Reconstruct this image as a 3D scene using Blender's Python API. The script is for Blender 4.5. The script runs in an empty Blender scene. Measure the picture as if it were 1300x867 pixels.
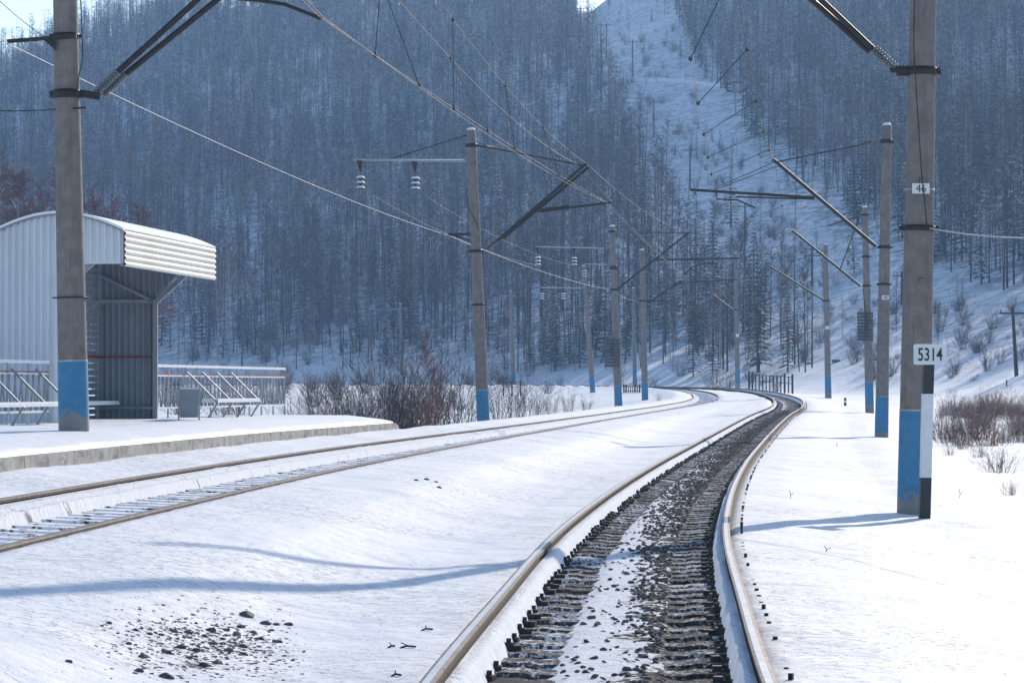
import bpy, math, random, bisect
import numpy as np
from mathutils import Vector, Matrix
S = bpy.context.scene
R = math.radians
rnd = random.Random(7)
rng = np.random.default_rng(11)

# ------------------------------------------------------------------ camera
EYE = 1.67
F = 3378.0                      # focal length in pixels of a 1300 px wide picture
PHI = math.atan(57.5 / F)
cd = bpy.data.cameras.new('camera')
cd.sensor_width = 36.0
cd.lens = 36.0 * F / 1300.0
cd.clip_start = 0.1
cd.clip_end = 6000
cam = bpy.data.objects.new('camera', cd)
S.collection.objects.link(cam)
cam.location = (0, 0, EYE)
cam.rotation_euler = (R(90) + PHI, 0, 0)
S.camera = cam

# ------------------------------------------------------------------ sky, sun, exposure
SUN_EL, SUN_AZ = R(23), math.atan2(0.44, 1.0)      # azimuth to the right of the view direction
w = bpy.data.worlds.new('World'); S.world = w; w.use_nodes = True
nt = w.node_tree
bg = nt.nodes['Background']
sky = nt.nodes.new('ShaderNodeTexSky'); sky.sky_type = 'NISHITA'
sky.sun_disc = False; sky.sun_elevation = SUN_EL; sky.sun_rotation = SUN_AZ
sky.altitude = 400; sky.air_density = 1.0; sky.dust_density = 0.6; sky.ozone_density = 1.6
nt.links.new(sky.outputs[0], bg.inputs[0]); bg.inputs[1].default_value = 0.135
sl = bpy.data.lights.new('sun', 'SUN'); sl.energy = 3.7; sl.angle = R(0.5); sl.color = (1.0, 0.88, 0.73)
so = bpy.data.objects.new('sun', sl); S.collection.objects.link(so)
sdir = Vector((math.sin(SUN_AZ) * math.cos(SUN_EL), math.cos(SUN_AZ) * math.cos(SUN_EL), math.sin(SUN_EL)))
so.rotation_euler = sdir.to_track_quat('Z', 'Y').to_euler()
so.location = (60, 150, 80)
S.view_settings.view_transform = 'Standard'; S.view_settings.look = 'None'
S.view_settings.gamma = 1; S.view_settings.exposure = 0.42
S.view_settings.use_curve_mapping = False
S.cycles.volume_max_steps = 64
S.cycles.max_bounces = 6
S.cycles.volume_bounces = 1

# ------------------------------------------------------------------ materials
def new_mat(name):
    m = bpy.data.materials.new(name); m.use_nodes = True
    t = m.node_tree; b = t.nodes['Principled BSDF']
    return m, t, b
def coords(t, kind='Object', scale=(1, 1, 1)):
    c = t.nodes.new('ShaderNodeTexCoord'); mp = t.nodes.new('ShaderNodeMapping')
    mp.inputs['Scale'].default_value = scale
    t.links.new(c.outputs[kind], mp.inputs[0]); return mp.outputs[0]
def noise(t, vec, scale, detail=4, rough=0.55):
    n = t.nodes.new('ShaderNodeTexNoise'); n.inputs['Scale'].default_value = scale
    n.inputs['Detail'].default_value = detail; n.inputs['Roughness'].default_value = rough
    if vec is not None: t.links.new(vec, n.inputs['Vector'])
    return n.outputs['Fac']
def ramp(t, fac, stops):
    r = t.nodes.new('ShaderNodeValToRGB'); t.links.new(fac, r.inputs[0])
    e = r.color_ramp.elements
    while len(e) < len(stops): e.new(0.5)
    for k, (p, c) in enumerate(stops):
        e[k].position = p; e[k].color = (c, c, c, 1) if isinstance(c, (int, float)) else (*c, 1)
    return r.outputs[0]
def mixc(t, fac, a, b):
    m = t.nodes.new('ShaderNodeMix'); m.data_type = 'RGBA'
    for sock, v in ((m.inputs[0], fac), (m.inputs[6], a), (m.inputs[7], b)):
        if isinstance(v, (int, float)): sock.default_value = v
        elif isinstance(v, tuple): sock.default_value = (*v, 1)
        else: t.links.new(v, sock)
    return m.outputs[2]
def math_n(t, op, a, b=0.0, c=0.0, clamp=False):
    m = t.nodes.new('ShaderNodeMath'); m.operation = op; m.use_clamp = clamp
    for i, v in enumerate((a, b, c)):
        if isinstance(v, (int, float)): m.inputs[i].default_value = v
        else: t.links.new(v, m.inputs[i])
    return m.outputs[0]
def bump(t, h, b, strength=0.5, dist=0.02, normal=None):
    n = t.nodes.new('ShaderNodeBump'); n.inputs['Strength'].default_value = strength
    n.inputs['Distance'].default_value = dist; t.links.new(h, n.inputs['Height'])
    if normal is not None: t.links.new(normal, n.inputs['Normal'])
    if b is not None: t.links.new(n.outputs[0], b.inputs['Normal'])
    return n.outputs[0]
def simple(name, c1, c2=None, scale=6, rough=0.8, metal=0.0, bs=0.0, stretch=(1, 1, 1)):
    m, t, b = new_mat(name)
    if c2 is None: c2 = tuple(x * 0.7 for x in c1)
    v = coords(t, 'Object', stretch)
    f = noise(t, v, scale, 5, 0.6)
    t.links.new(mixc(t, ramp(t, f, [(0.35, 0.0), (0.65, 1.0)]), c1, c2), b.inputs['Base Color'])
    b.inputs['Roughness'].default_value = rough; b.inputs['Metallic'].default_value = metal
    if bs: bump(t, f, b, bs, 0.02)
    return m

SNOW = (0.84, 0.86, 0.90)
def snow_ground():
    m, t, b = new_mat('snow_ground')
    v = coords(t, 'Object')
    vs = coords(t, 'Object', (0.9, 1.15, 1.0))
    crust = noise(t, vs, 15, 4, 0.65)                       # wind crust, small elongated pits
    pits = ramp(t, crust, [(0.30, 0.0), (0.46, 1.0)])
    fine = noise(t, v, 60, 3, 0.6)
    mid = noise(t, v, 1.6, 4, 0.5)
    # places where the crust is rough and places where it is smooth
    zone = ramp(t, noise(t, v, 0.35, 3, 0.5), [(0.38, 0.15), (0.62, 1.0)])
    h = math_n(t, 'ADD', math_n(t, 'MULTIPLY', math_n(t, 'MULTIPLY', pits, zone), 0.028),
               math_n(t, 'ADD', math_n(t, 'MULTIPLY', fine, 0.004), math_n(t, 'MULTIPLY', mid, 0.07)))
    bump(t, h, b, 1.0, 1.0)
    # tiny specks of grit and litter lying on the snow
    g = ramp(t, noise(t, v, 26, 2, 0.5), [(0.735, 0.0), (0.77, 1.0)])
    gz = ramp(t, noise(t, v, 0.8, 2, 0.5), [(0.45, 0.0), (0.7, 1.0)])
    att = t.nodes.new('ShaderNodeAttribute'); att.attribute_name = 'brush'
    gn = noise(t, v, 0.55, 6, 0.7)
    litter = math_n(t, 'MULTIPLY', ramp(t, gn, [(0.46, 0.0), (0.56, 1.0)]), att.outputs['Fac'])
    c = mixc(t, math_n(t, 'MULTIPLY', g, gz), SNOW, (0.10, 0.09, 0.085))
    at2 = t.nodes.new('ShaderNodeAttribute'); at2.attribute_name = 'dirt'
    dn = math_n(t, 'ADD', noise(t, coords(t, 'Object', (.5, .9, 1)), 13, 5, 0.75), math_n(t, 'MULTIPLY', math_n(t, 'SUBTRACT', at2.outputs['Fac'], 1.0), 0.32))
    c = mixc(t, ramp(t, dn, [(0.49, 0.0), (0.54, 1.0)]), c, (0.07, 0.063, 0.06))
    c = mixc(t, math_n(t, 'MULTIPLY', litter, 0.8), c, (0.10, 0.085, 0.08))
    t.links.new(c, b.inputs['Base Color'])
    b.inputs['Roughness'].default_value = 0.6
    b.inputs['Specular IOR Level'].default_value = 0.25
    return m
M = {}
M['ground'] = snow_ground()
def snow_plain():
    m, t, b = new_mat('snow')
    v = coords(t)
    bump(t, math_n(t, 'ADD', math_n(t, 'MULTIPLY', noise(t, v, 4, 4), 0.03), math_n(t, 'MULTIPLY', noise(t, v, 40, 2), 0.004)), b, 0.8, 1.0)
    b.inputs['Base Color'].default_value = (*SNOW, 1); b.inputs['Roughness'].default_value = 0.6
    return m
M['snow'] = snow_plain()
def bed_mat(name, snowy):
    # track bed: UV.x = sideways offset in metres + 5, UV.y = metres along the line
    m, t, b = new_mat(name)
    v = coords(t, 'UV')
    sep = t.nodes.new('ShaderNodeSeparateXYZ'); t.links.new(v, sep.inputs[0])
    d = math_n(t, 'SUBTRACT', sep.outputs[0], 5.0)
    vo = t.nodes.new('ShaderNodeTexVoronoi'); vo.inputs['Scale'].default_value = 17; t.links.new(v, vo.inputs['Vector'])
    vo2 = t.nodes.new('ShaderNodeTexVoronoi'); vo2.inputs['Scale'].default_value = 34; t.links.new(v, vo2.inputs['Vector'])
    stones = mixc(t, vo.outputs['Color'], (0.035, 0.034, 0.037), (0.15, 0.14, 0.145))
    n1 = noise(t, v, 1.3, 5, 0.7); n2 = noise(t, v, 7.5, 4, 0.7)
    far = math_n(t, 'MULTIPLY', math_n(t, 'SUBTRACT', sep.outputs[1], 62.0), 0.02, clamp=True)
    if snowy:
        lim = math_n(t, 'ADD', math_n(t, 'MULTIPLY', n1, 0.5), math_n(t, 'MULTIPLY', n2, 0.5))
        mask = ramp(t, lim, [(0.36, 1.0), (0.42, 0.0)])
        mask = math_n(t, 'MULTIPLY', mask, 0.8)
    else:
        # dirt grows to the right of the centre line and with distance
        a = math_n(t, 'MULTIPLY', math_n(t, 'ADD', d, -0.17), 1.1)
        a = math_n(t, 'ADD', a, math_n(t, 'MULTIPLY', far, 0.46))
        edge = math_n(t, 'MULTIPLY', math_n(t, 'GREATER_THAN', math_n(t, 'ABSOLUTE', d), 0.30), 0.10)
        a = math_n(t, 'ADD', math_n(t, 'ADD', a, edge), math_n(t, 'MULTIPLY', math_n(t, 'SUBTRACT', n1, 0.5), 1.5))
        a = math_n(t, 'ADD', a, math_n(t, 'MULTIPLY', math_n(t, 'SUBTRACT', n2, 0.5), 1.6))
        mask = ramp(t, a, [(0.02, 0.0), (0.12, 1.0)])
        lip = math_n(t, 'LESS_THAN', math_n(t, 'ABSOLUTE', math_n(t, 'SUBTRACT', d, 0.02)), 0.64)
        mask = math_n(t, 'MULTIPLY', mask, lip)
    t.links.new(mixc(t, mask, SNOW, stones), b.inputs['Base Color'])
    h = math_n(t, 'ADD', math_n(t, 'MULTIPLY', math_n(t, 'MULTIPLY', vo.outputs['Distance'], mask), -0.9),
               math_n(t, 'MULTIPLY', n2, 0.25))
    h = math_n(t, 'ADD', h, math_n(t, 'MULTIPLY', noise(t, v, 26, 4, 0.7), 0.22))
    bump(t, h, b, 1.0, 0.09)
    b.inputs['Roughness'].default_value = 0.95; b.inputs['Specular IOR Level'].default_value = .15
    return m
M['bed'] = bed_mat('ballast_bed', False); M['bed_snow'] = bed_mat('snowed_ballast', True)
def part_snowed(name, c1, c2, amount, scale=9, rough=0.85, bs=0.4):
    # a surface with frost and snow caught on it in patches
    m, t, b = new_mat(name)
    v = coords(t); ob = t.nodes.new('ShaderNodeObjectInfo')
    va = t.nodes.new('ShaderNodeVectorMath'); va.operation = 'ADD'; t.links.new(v, va.inputs[0])
    t.links.new(math_n(t, 'MULTIPLY', ob.outputs['Random'], 37.0), va.inputs[1])
    n = noise(t, va.outputs[0], scale, 5, 0.7); n2 = noise(t, va.outputs[0], 2.2, 2, 0.5)
    base = mixc(t, ramp(t, noise(t, va.outputs[0], 30, 3), [(0.35, 0.0), (0.65, 1.0)]), c1, c2)
    a = math_n(t, 'ADD', math_n(t, 'MULTIPLY', n, 0.7), math_n(t, 'MULTIPLY', n2, 0.3))
    mk = ramp(t, a, [(1 - amount - 0.03, 0.0), (1 - amount + 0.03, 1.0)])
    t.links.new(mixc(t, mk, base, SNOW), b.inputs['Base Color']); b.inputs['Specular IOR Level'].default_value = .2
    bump(t, n, b, bs, 0.02); b.inputs['Roughness'].default_value = rough
    return m
M['sleeper'] = part_snowed('sleeper_concrete', (0.035, 0.033, 0.034), (0.10, 0.095, 0.095), 0.455, 28, 1.0, 0.9)
M['sleeper_dark'] = part_snowed('sleeper_timber', (0.03, 0.026, 0.024), (0.07, 0.06, 0.055), 0.55, 8)
M['stone'] = part_snowed('stone', (0.05, 0.046, 0.046), (0.17, 0.155, 0.15), 0.33, 12)
M['weight'] = simple('weight_concrete', (0.11, 0.105, 0.11), (0.06, 0.057, 0.06), 9, 0.9, 0, 0.4)
M['stone_green'] = simple('stone_green', (0.07, 0.09, 0.06), (0.12, 0.13, 0.10), 14, 0.8, 0, 0.4)
M['rail_side'] = simple('rail_rust', (0.07, 0.05, 0.042), (0.035, 0.027, 0.025), 9, 0.9, 0.0, 0.6)
M['rail_top'] = simple('rail_polished', (0.72, 0.70, 0.68), (0.55, 0.54, 0.53), 7, 0.38, 0.8)
M['rail_dull'] = simple('rail_dull_top', (0.27, 0.215, 0.18), (0.13, 0.105, 0.095), 9, 0.6, 0.3, 0.3)
M['iron'] = simple('dark_iron', (0.022, 0.022, 0.025), (0.045, 0.038, 0.034), 20, 0.6, 0.3)
M['iron_rust'] = simple('rusty_iron', (0.05, 0.03, 0.025), (0.10, 0.055, 0.04), 20, 0.75, 0.2)
M['galv'] = simple('galvanised_steel', (0.42, 0.43, 0.45), (0.30, 0.31, 0.33), 10, 0.45, 0.6)
M['wire'] = simple('copper_wire', (0.30, 0.22, 0.17), (0.22, 0.17, 0.14), 5, 0.7, 0.0)
M['wire_pale'] = simple('aluminium_wire', (0.62, 0.60, 0.58), (0.48, 0.46, 0.45), 5, 0.6, 0.1)
M['wire_dark'] = simple('dark_wire', (0.03, 0.03, 0.035), (0.05, 0.045, 0.045), 5, 0.6, 0.3)
M['porcelain'] = simple('porcelain', (0.13, 0.075, 0.055), (0.08, 0.05, 0.04), 4, 0.2)
M['glass_ins'] = simple('pale_insulator', (0.16, 0.17, 0.18), (0.10, 0.11, 0.12), 4, 0.3)
M['black'] = simple('black_paint', (0.018, 0.02, 0.026), (0.03, 0.03, 0.036), 9, 0.5)
M['white'] = simple('white_paint', (0.78, 0.79, 0.80), (0.68, 0.69, 0.70), 9, 0.5)
M['plate'] = simple('plate_enamel', (0.74, 0.78, 0.78), (0.66, 0.70, 0.71), 5, 0.4)
M['red'] = simple('red_paint', (0.30, 0.03, 0.03), (0.2, 0.03, 0.03), 9, 0.5)
def concrete(name, c1, c2):
    m, t, b = new_mat(name)
    v = coords(t); vs = coords(t, 'Object', (7, 7, 0.5))
    n = noise(t, v, 5, 6, 0.65); st = noise(t, vs, 2.0, 4, 0.6); fine = noise(t, v, 70, 2, 0.6)
    c = mixc(t, ramp(t, n, [(0.3, 0.0), (0.7, 1.0)]), c1, c2)
    c = mixc(t, math_n(t, 'MULTIPLY', ramp(t, st, [(0.50, 0.0), (0.72, 1.0)]), 0.55), c, tuple(x * 0.5 for x in c1))
    c = mixc(t, math_n(t, 'MULTIPLY', ramp(t, noise(t, vs, 3.1, 3, 0.6), [(0.64, 0.0), (0.72, 1.0)]), 0.6), c, (0.12, 0.062, 0.04))
    # casting pores and chips
    c = mixc(t, math_n(t, 'MULTIPLY', ramp(t, noise(t, v, 38, 2, 0.5), [(0.68, 0.0), (0.74, 1.0)]), 0.6), c, tuple(x * 0.4 for x in c1))
    t.links.new(c, b.inputs['Base Color']); b.inputs['Roughness'].default_value = 0.88
    bump(t, math_n(t, 'ADD', n, math_n(t, 'MULTIPLY', fine, 0.3)), b, 0.5, 0.015)
    return m
M['concrete'] = concrete('pole_concrete', (0.26, 0.23, 0.215), (0.15, 0.132, 0.122))
M['concrete_edge'] = concrete('platform_concrete', (0.42, 0.41, 0.40), (0.22, 0.215, 0.205))
_t = M['concrete_edge'].node_tree; _b = _t.nodes['Principled BSDF']; _src = _b.inputs['Base Color'].links[0].from_socket
_s = _t.nodes.new('ShaderNodeSeparateXYZ'); _t.links.new(coords(_t), _s.inputs[0])
_j = math_n(_t, 'LESS_THAN', math_n(_t, 'FRACT', math_n(_t, 'MULTIPLY', _s.outputs[1], 1 / 2.4)), 0.012)
_g = ramp(_t, noise(_t, coords(_t, 'Object', (1, .6, 2)), 3.3, 5, .7), [(0.52, 0.0), (0.6, 1.0)])
_c = mixc(_t, math_n(_t, 'MULTIPLY', _g, .6), _src, (0.10, 0.105, 0.085)); _t.links.new(mixc(_t, _j, _c, (0.03, 0.03, 0.03)), _b.inputs['Base Color'])
def blue_paint():
    m, t, b = new_mat('blue_pole_paint')
    v = coords(t)
    sep = t.nodes.new('ShaderNodeSeparateXYZ'); t.links.new(v, sep.inputs[0])
    n = noise(t, v, 6, 5, 0.7); ns = noise(t, coords(t, 'Object', (6, 6, 0.8)), 2, 4, 0.6)
    c = mixc(t, ramp(t, n, [(0.3, 0.0), (0.7, 1.0)]), (0.05, 0.235, 0.42), (0.035, 0.165, 0.31))
    a = math_n(t, 'ADD', math_n(t, 'MULTIPLY', sep.outputs[2], -3.0), math_n(t, 'MULTIPLY', n, 1.7))
    wear = ramp(t, a, [(0.05, 0.0), (0.20, 1.0)])
    chips = ramp(t, noise(t, v, 22, 3, 0.6), [(0.68, 0.0), (0.71, 1.0)])
    wear = math_n(t, 'MAXIMUM', wear, math_n(t, 'MULTIPLY', chips, 0.8))
    wear = math_n(t, 'MAXIMUM', wear, math_n(t, 'MULTIPLY', ramp(t, ns, [(0.62, 0.0), (0.70, 1.0)]), 0.35))
    c = mixc(t, wear, c, (0.23, 0.22, 0.215))
    t.links.new(c, b.inputs['Base Color']); b.inputs['Roughness'].default_value = 0.65
    bump(t, n, b, 0.3, 0.01)
    return m
M['blue'] = blue_paint()
M['panel_white'] = simple('white_sheet', (0.70, 0.73, 0.77), (0.60, 0.63, 0.68), 1.5, 0.45, 0.0, 0, (1, 1, 0.3))
M['panel_cream'] = simple('cream_sheet', (0.74, 0.71, 0.64), (0.64, 0.61, 0.55), 1.5, 0.45)
M['panel_grey'] = simple('grey_sheet', (0.27, 0.31, 0.36), (0.21, 0.25, 0.30), 1.5, 0.5)
M['frame_grey'] = simple('grey_frame', (0.26, 0.29, 0.33), (0.20, 0.23, 0.27), 4, 0.5)
M['bark_dark'] = simple('bark_dark', (0.03, 0.024, 0.023), (0.06, 0.048, 0.044), 3, 0.95, 0, 0, (1, 1, 0.3))
M['bark_red'] = simple('bark_reddish', (0.13, 0.072, 0.048), (0.07, 0.048, 0.04), 2, 0.95, 0, 0, (1, 1, 0.3))
M['bark_birch'] = simple('bark_birch', (0.46, 0.43, 0.40), (0.13, 0.11, 0.10), 4, 0.9, 0, 0, (1, 1, 0.6))
M['twig'] = simple('twigs', (0.11, 0.062, 0.055), (0.05, 0.032, 0.034), 1.2, 0.95)
M['twig_red'] = simple('twigs_reddish', (0.21, 0.09, 0.06), (0.09, 0.05, 0.042), 1.2, 0.95)
M['twig_frost'] = simple('twigs_frosted', (0.50, 0.51, 0.54), (0.72, 0.74, 0.78), 1.2, 0.9)
M['needle'] = simple('needles', (0.022, 0.036, 0.022), (0.045, 0.06, 0.035), 1.5, 0.9)
M['grass_dry'] = simple('dry_grass', (0.30, 0.15, 0.09), (0.15, 0.085, 0.06), 1.5, 0.95)

# ------------------------------------------------------------------ mesh helpers
def link(o): S.collection.objects.link(o); return o
def tag(o, label=None, cat=None, group=None, kind=None):
    if label: o['label'] = label
    if cat: o['category'] = cat
    if group: o['group'] = group
    if kind: o['kind'] = kind
    return o
class MB:
    """collects verts and faces of ONE mesh"""
    def __init__(self): self.v = []; self.f = []; self.mi = []; self.mats = []; self.n = 0; self.sm = []
    def mat(self, m):
        if m not in self.mats: self.mats.append(m)
        return self.mats.index(m)
    def add(self, vs, fs, m, smooth=False):
        k = self.mat(m); o = self.n
        self.v.extend([tuple(p) for p in vs]); self.n += len(vs)
        for f in fs: self.f.append(tuple(i + o for i in f)); self.mi.append(k); self.sm.append(smooth)
        return self
    def box(self, c, size, m, rot=None):
        x, y, z = (s / 2 for s in size)
        vs = [Vector((sx * x, sy * y, sz * z)) for sz in (-1, 1) for sy in (-1, 1) for sx in (-1, 1)]
        if rot is not None: vs = [rot @ p for p in vs]
        vs = [p + Vector(c) for p in vs]
        return self.add(vs, [(0, 2, 3, 1), (4, 5, 7, 6), (0, 1, 5, 4), (2, 6, 7, 3), (0, 4, 6, 2), (1, 3, 7, 5)], m)
    def bar(self, a, b, wd, ht, m):
        a = Vector(a); b = Vector(b); d = b - a; L = d.length
        q = d.to_track_quat('Y', 'Z').to_matrix()
        return self.box((a + b) / 2, (wd, L, ht), m, q)
    def tube(self, pts, r, m, n=6, cap=True, smooth=True):
        pts = [Vector(p) for p in pts]
        rs = r if isinstance(r, (list, tuple)) else [r] * len(pts)
        vs = []; fs = []
        for i, p in enumerate(pts):
            d = (pts[min(i + 1, len(pts) - 1)] - pts[max(i - 1, 0)]).normalized()
            up = Vector((0, 0, 1)) if abs(d.z) < 0.95 else Vector((1, 0, 0))
            s = d.cross(up).normalized(); u = s.cross(d)
            for k in range(n):
                a = 2 * math.pi * k / n
                vs.append(p + (s * math.cos(a) + u * math.sin(a)) * rs[i])
        for i in range(len(pts) - 1):
            for k in range(n):
                k2 = (k + 1) % n
                fs.append((i * n + k, i * n + k2, (i + 1) * n + k2, (i + 1) * n + k))
        self.add(vs, fs, m, smooth)
        if cap and n > 3:
            self.add(vs[:n], [tuple(range(n))], m); self.add(vs[-n:], [tuple(reversed(range(n)))], m)
        return self
    def lathe(self, base, prof, m, n=20, axis=None, smooth=True):
        """prof: list of (r, h) along axis from base"""
        base = Vector(base); ax = Vector(axis or (0, 0, 1)).normalized()
        up = Vector((0, 0, 1)) if abs(ax.z) < 0.9 else Vector((1, 0, 0))
        s = ax.cross(up).normalized(); u = s.cross(ax)
        vs = []; fs = []
        for r, h in prof:
            for k in range(n):
                a = 2 * math.pi * k / n
                vs.append(base + ax * h + (s * math.cos(a) + u * math.sin(a)) * r)
        for i in range(len(prof) - 1):
            for k in range(n):
                k2 = (k + 1) % n
                fs.append((i * n + k, i * n + k2, (i + 1) * n + k2, (i + 1) * n + k))
        self.add(vs, fs, m, smooth)
        self.add(vs[:n], [tuple(range(n))], m); self.add(vs[-n:], [tuple(reversed(range(n)))], m)
        return self
    def mesh(self, name):
        me = bpy.data.meshes.new(name); me.from_pydata(self.v, [], self.f)
        for m in self.mats: me.materials.append(m)
        me.polygons.foreach_set('material_index', self.mi)
        me.polygons.foreach_set('use_smooth', self.sm)
        me.update(); return me
    def build(self, name, parent=None, loc=None):
        o = bpy.data.objects.new(name, self.mesh(name)); link(o)
        if loc is not None: o.location = loc
        if parent: o.parent = parent
        return o
def empty(name, loc, label, cat, group=None, rz=0):
    o = bpy.data.objects.new(name, None); link(o); o.location = loc; o.rotation_euler[2] = rz
    o.empty_display_size = 0.3
    return tag(o, label, cat, group)
def np_mesh(name, V, T, mats, mi=None, smooth=False):
    me = bpy.data.meshes.new(name)
    me.vertices.add(len(V)); me.vertices.foreach_set('co', np.ascontiguousarray(V, dtype=np.float32).ravel())
    k = T.shape[1]
    me.loops.add(T.size); me.loops.foreach_set('vertex_index', np.ascontiguousarray(T, dtype=np.int32).ravel())
    me.polygons.add(len(T)); me.polygons.foreach_set('loop_start', np.arange(0, T.size, k, dtype=np.int32))
    me.polygons.foreach_set('loop_total', np.full(len(T), k, dtype=np.int32))
    if mi is not None: me.polygons.foreach_set('material_index', np.ascontiguousarray(mi, dtype=np.int32))
    me.polygons.foreach_set('use_smooth', np.full(len(T), smooth))
    for m in mats: me.materials.append(m)
    me.update(calc_edges=True); me.validate(); return me

# ------------------------------------------------------------------ picture <-> world
def at(px, py, y):
    """the point at distance y seen at pixel px, py of the 1300 px wide photograph"""
    v = -(py - 433.5) / F; u = (px - 650) / F
    dy = math.cos(PHI) - math.sin(PHI) * v; dz = math.sin(PHI) + math.cos(PHI) * v
    k = y / dy
    return Vector((u * k, y, EYE + dz * k))
def to_px(X, Y, Z):
    dz = Z - EYE
    fw = Y * math.cos(PHI) + dz * math.sin(PHI); up = -Y * math.sin(PHI) + dz * math.cos(PHI)
    return 650 + F * X / fw, 433.5 - F * up / fw

# ------------------------------------------------------------------ railway alignment
MAINP = [(-.6, -40), (-.15, -15), (.1, 2), (.375, 12.3), (.62, 16), (1.2, 25), (1.8, 31.9), (3.43, 48.2), (6, 71), (10, 104), (14.1, 136), (16.4, 160),
         (17.2, 182), (16.6, 206), (13.4, 235), (5, 270), (-15, 310), (-42, 345), (-78, 380), (-125, 412), (-200, 450), (-330, 500)]
MAINH = [(-40, 1.37), (60, 1.37), (80, 1.29), (104, 1.13), (136, .92), (160, .66), (182, .33), (206, .10), (235, -.02), (270, -.15), (310, -.30), (380, -.45), (500, -.6)]
LEFTP = [(-5.6, -40), (-5.1, -10), (-4.8, 7), (-4.35, 18.5), (-4.0, 24), (-3.67, 29.3), (-2.48, 43.7), (-1.33, 54.7), (.37, 70), (3.7, 101), (8.2, 137), (11.4, 160),
         (12.6, 173), (12.95, 186), (12.4, 203), (9.4, 232), (1, 265), (-18.5, 304), (-45, 338.5), (-81, 373.5), (-127.5, 405), (-202.5, 443), (-332, 493)]
LEFTH = [(-40, 1.07), (30, 1.07), (71, 1.07), (104, 1.08), (136, 1.0), (160, .80), (173, .57), (186, .35), (203, .14), (232, .0), (265, -.13), (304, -.29), (373, -.45), (500, -.6)]
def polyline(ctrl, hs, step, cant=0.0):
    # cant: how much higher the left rail lies than the right one in the near curve
    P = np.array(ctrl, float)
    seg = np.r_[0, np.cumsum(np.hypot(*np.diff(P, axis=0).T))]
    out = []
    def cr(p0, p1, p2, p3, t0, t1, t2, t3, t):
        A1 = (t1 - t) / (t1 - t0) * p0 + (t - t0) / (t1 - t0) * p1
        A2 = (t2 - t) / (t2 - t1) * p1 + (t - t1) / (t2 - t1) * p2
        A3 = (t3 - t) / (t3 - t2) * p2 + (t - t2) / (t3 - t2) * p3
        B1 = (t2 - t) / (t2 - t0) * A1 + (t - t0) / (t2 - t0) * A2
        B2 = (t3 - t) / (t3 - t1) * A2 + (t - t1) / (t3 - t1) * A3
        return (t2 - t) / (t2 - t1) * B1 + (t - t1) / (t2 - t1) * B2
    PP = np.vstack([2 * P[0] - P[1], P, 2 * P[-1] - P[-2]])
    T = np.r_[-seg[1], seg, 2 * seg[-1] - seg[-2]]
    for i in range(1, len(PP) - 2):
        n = max(2, int((T[i + 1] - T[i]) / 0.5))
        for t in np.linspace(T[i], T[i + 1], n, endpoint=False): out.append(cr(*PP[i - 1:i + 3], *T[i - 1:i + 3], t))
    Q = np.array(out)
    for _ in range(40):                        # ease small kinks
        Q[1:-1] = (Q[:-2] + 2 * Q[1:-1] + Q[2:]) / 4
    s = np.r_[0, np.cumsum(np.hypot(*np.diff(Q, axis=0).T))]
    ss = np.arange(0, s[-1], step)
    X = np.interp(ss, s, Q[:, 0]); Y = np.interp(ss, s, Q[:, 1])
    hy = np.array(hs); k = np.interp(Y, hy[:, 0], hy[:, 1])
    ker = np.hanning(int(24 / step) | 1); ker /= ker.sum(); pad = len(ker) // 2
    k = np.convolve(np.pad(k, pad, mode='edge'), ker, mode='valid')
    Z = EYE - k
    T_ = np.gradient(np.c_[X, Y], axis=0); T_ /= np.linalg.norm(T_, axis=1)[:, None]
    N = np.c_[T_[:, 1], -T_[:, 0]]            # to the right of the direction of travel
    return dict(s=ss, P=np.c_[X, Y], Z=Z, T=T_, N=N, cant=cant)
TM = polyline(MAINP, MAINH, 1.0); TL = polyline(LEFTP, LEFTH, 1.0, .065)
def roll(tr, y):
    return tr['cant'] / 1.594 * (1 - np.clip((y - 45) / 40, 0, 1))
def near(tr, X, Y):
    """signed offset (right/outside positive) and rail level of the nearest station"""
    shp = X.shape; X = X.ravel(); Y = Y.ravel()
    D = np.empty(len(X)); H = np.empty(len(X)); P, Z, N, T = tr['P'], tr['Z'], tr['N'], tr['T']
    IH = np.empty(len(X))
    for a in range(0, len(X), 20000):
        x = X[a:a + 20000, None]; y = Y[a:a + 20000, None]
        dx = x - P[None, :, 0]; dy = y - P[None, :, 1]; d2 = dx * dx + dy * dy
        i = d2.argmin(1); r = np.arange(len(i))
        ddx, ddy = dx[r, i], dy[r, i]
        off = ddx * N[i, 0] + ddy * N[i, 1]; al = ddx * T[i, 0] + ddy * T[i, 1]
        dist = np.sqrt(d2[r, i]); sg = np.sign(off)
        D[a:a + 20000] = np.where(dist < 5, off, sg * dist)
        g = np.gradient(Z)
        H[a:a + 20000] = Z[i] + g[i] * np.clip(al, -1, 1)
        w = 1.0 / (d2[:, ::6] + 4) ** 2
        IH[a:a + 20000] = (w * Z[::6]).sum(1) / w.sum(1)
    return D.reshape(shp), H.reshape(shp), IH.reshape(shp)
def smooth01(x): x = np.clip(x, 0, 1); return x * x * (3 - 2 * x)
CAPX = [-3000, -600, -200, 0, 60, 130, 300, 620, 690, 750, 800, 870, 1300, 1600, 4000]
CAPY = [180, 120, 80, 92, 62, 20, -20, -20, -20, -16, -50, -90, -110, -60, 120]
def wav(X, Y, L, seed):
    return (np.sin(X / L + seed) * np.cos(Y / (L * 1.13) + seed * 2.1) + np.sin((X * .6 + Y * .8) / (L * .61) + seed * 3.3) * .6 + np.cos((X * .83 - Y * .55) / (L * .47) + seed * 5.7) * .4) / 2
def prof(d):
    a = np.abs(d)
    return np.interp(a, [0, .74, .80, .9, 1.5, 2.1, 3.1, 5], [-.34, -.34, -.17, -.125, -.15, -.20, -.30, -.34])
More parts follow.
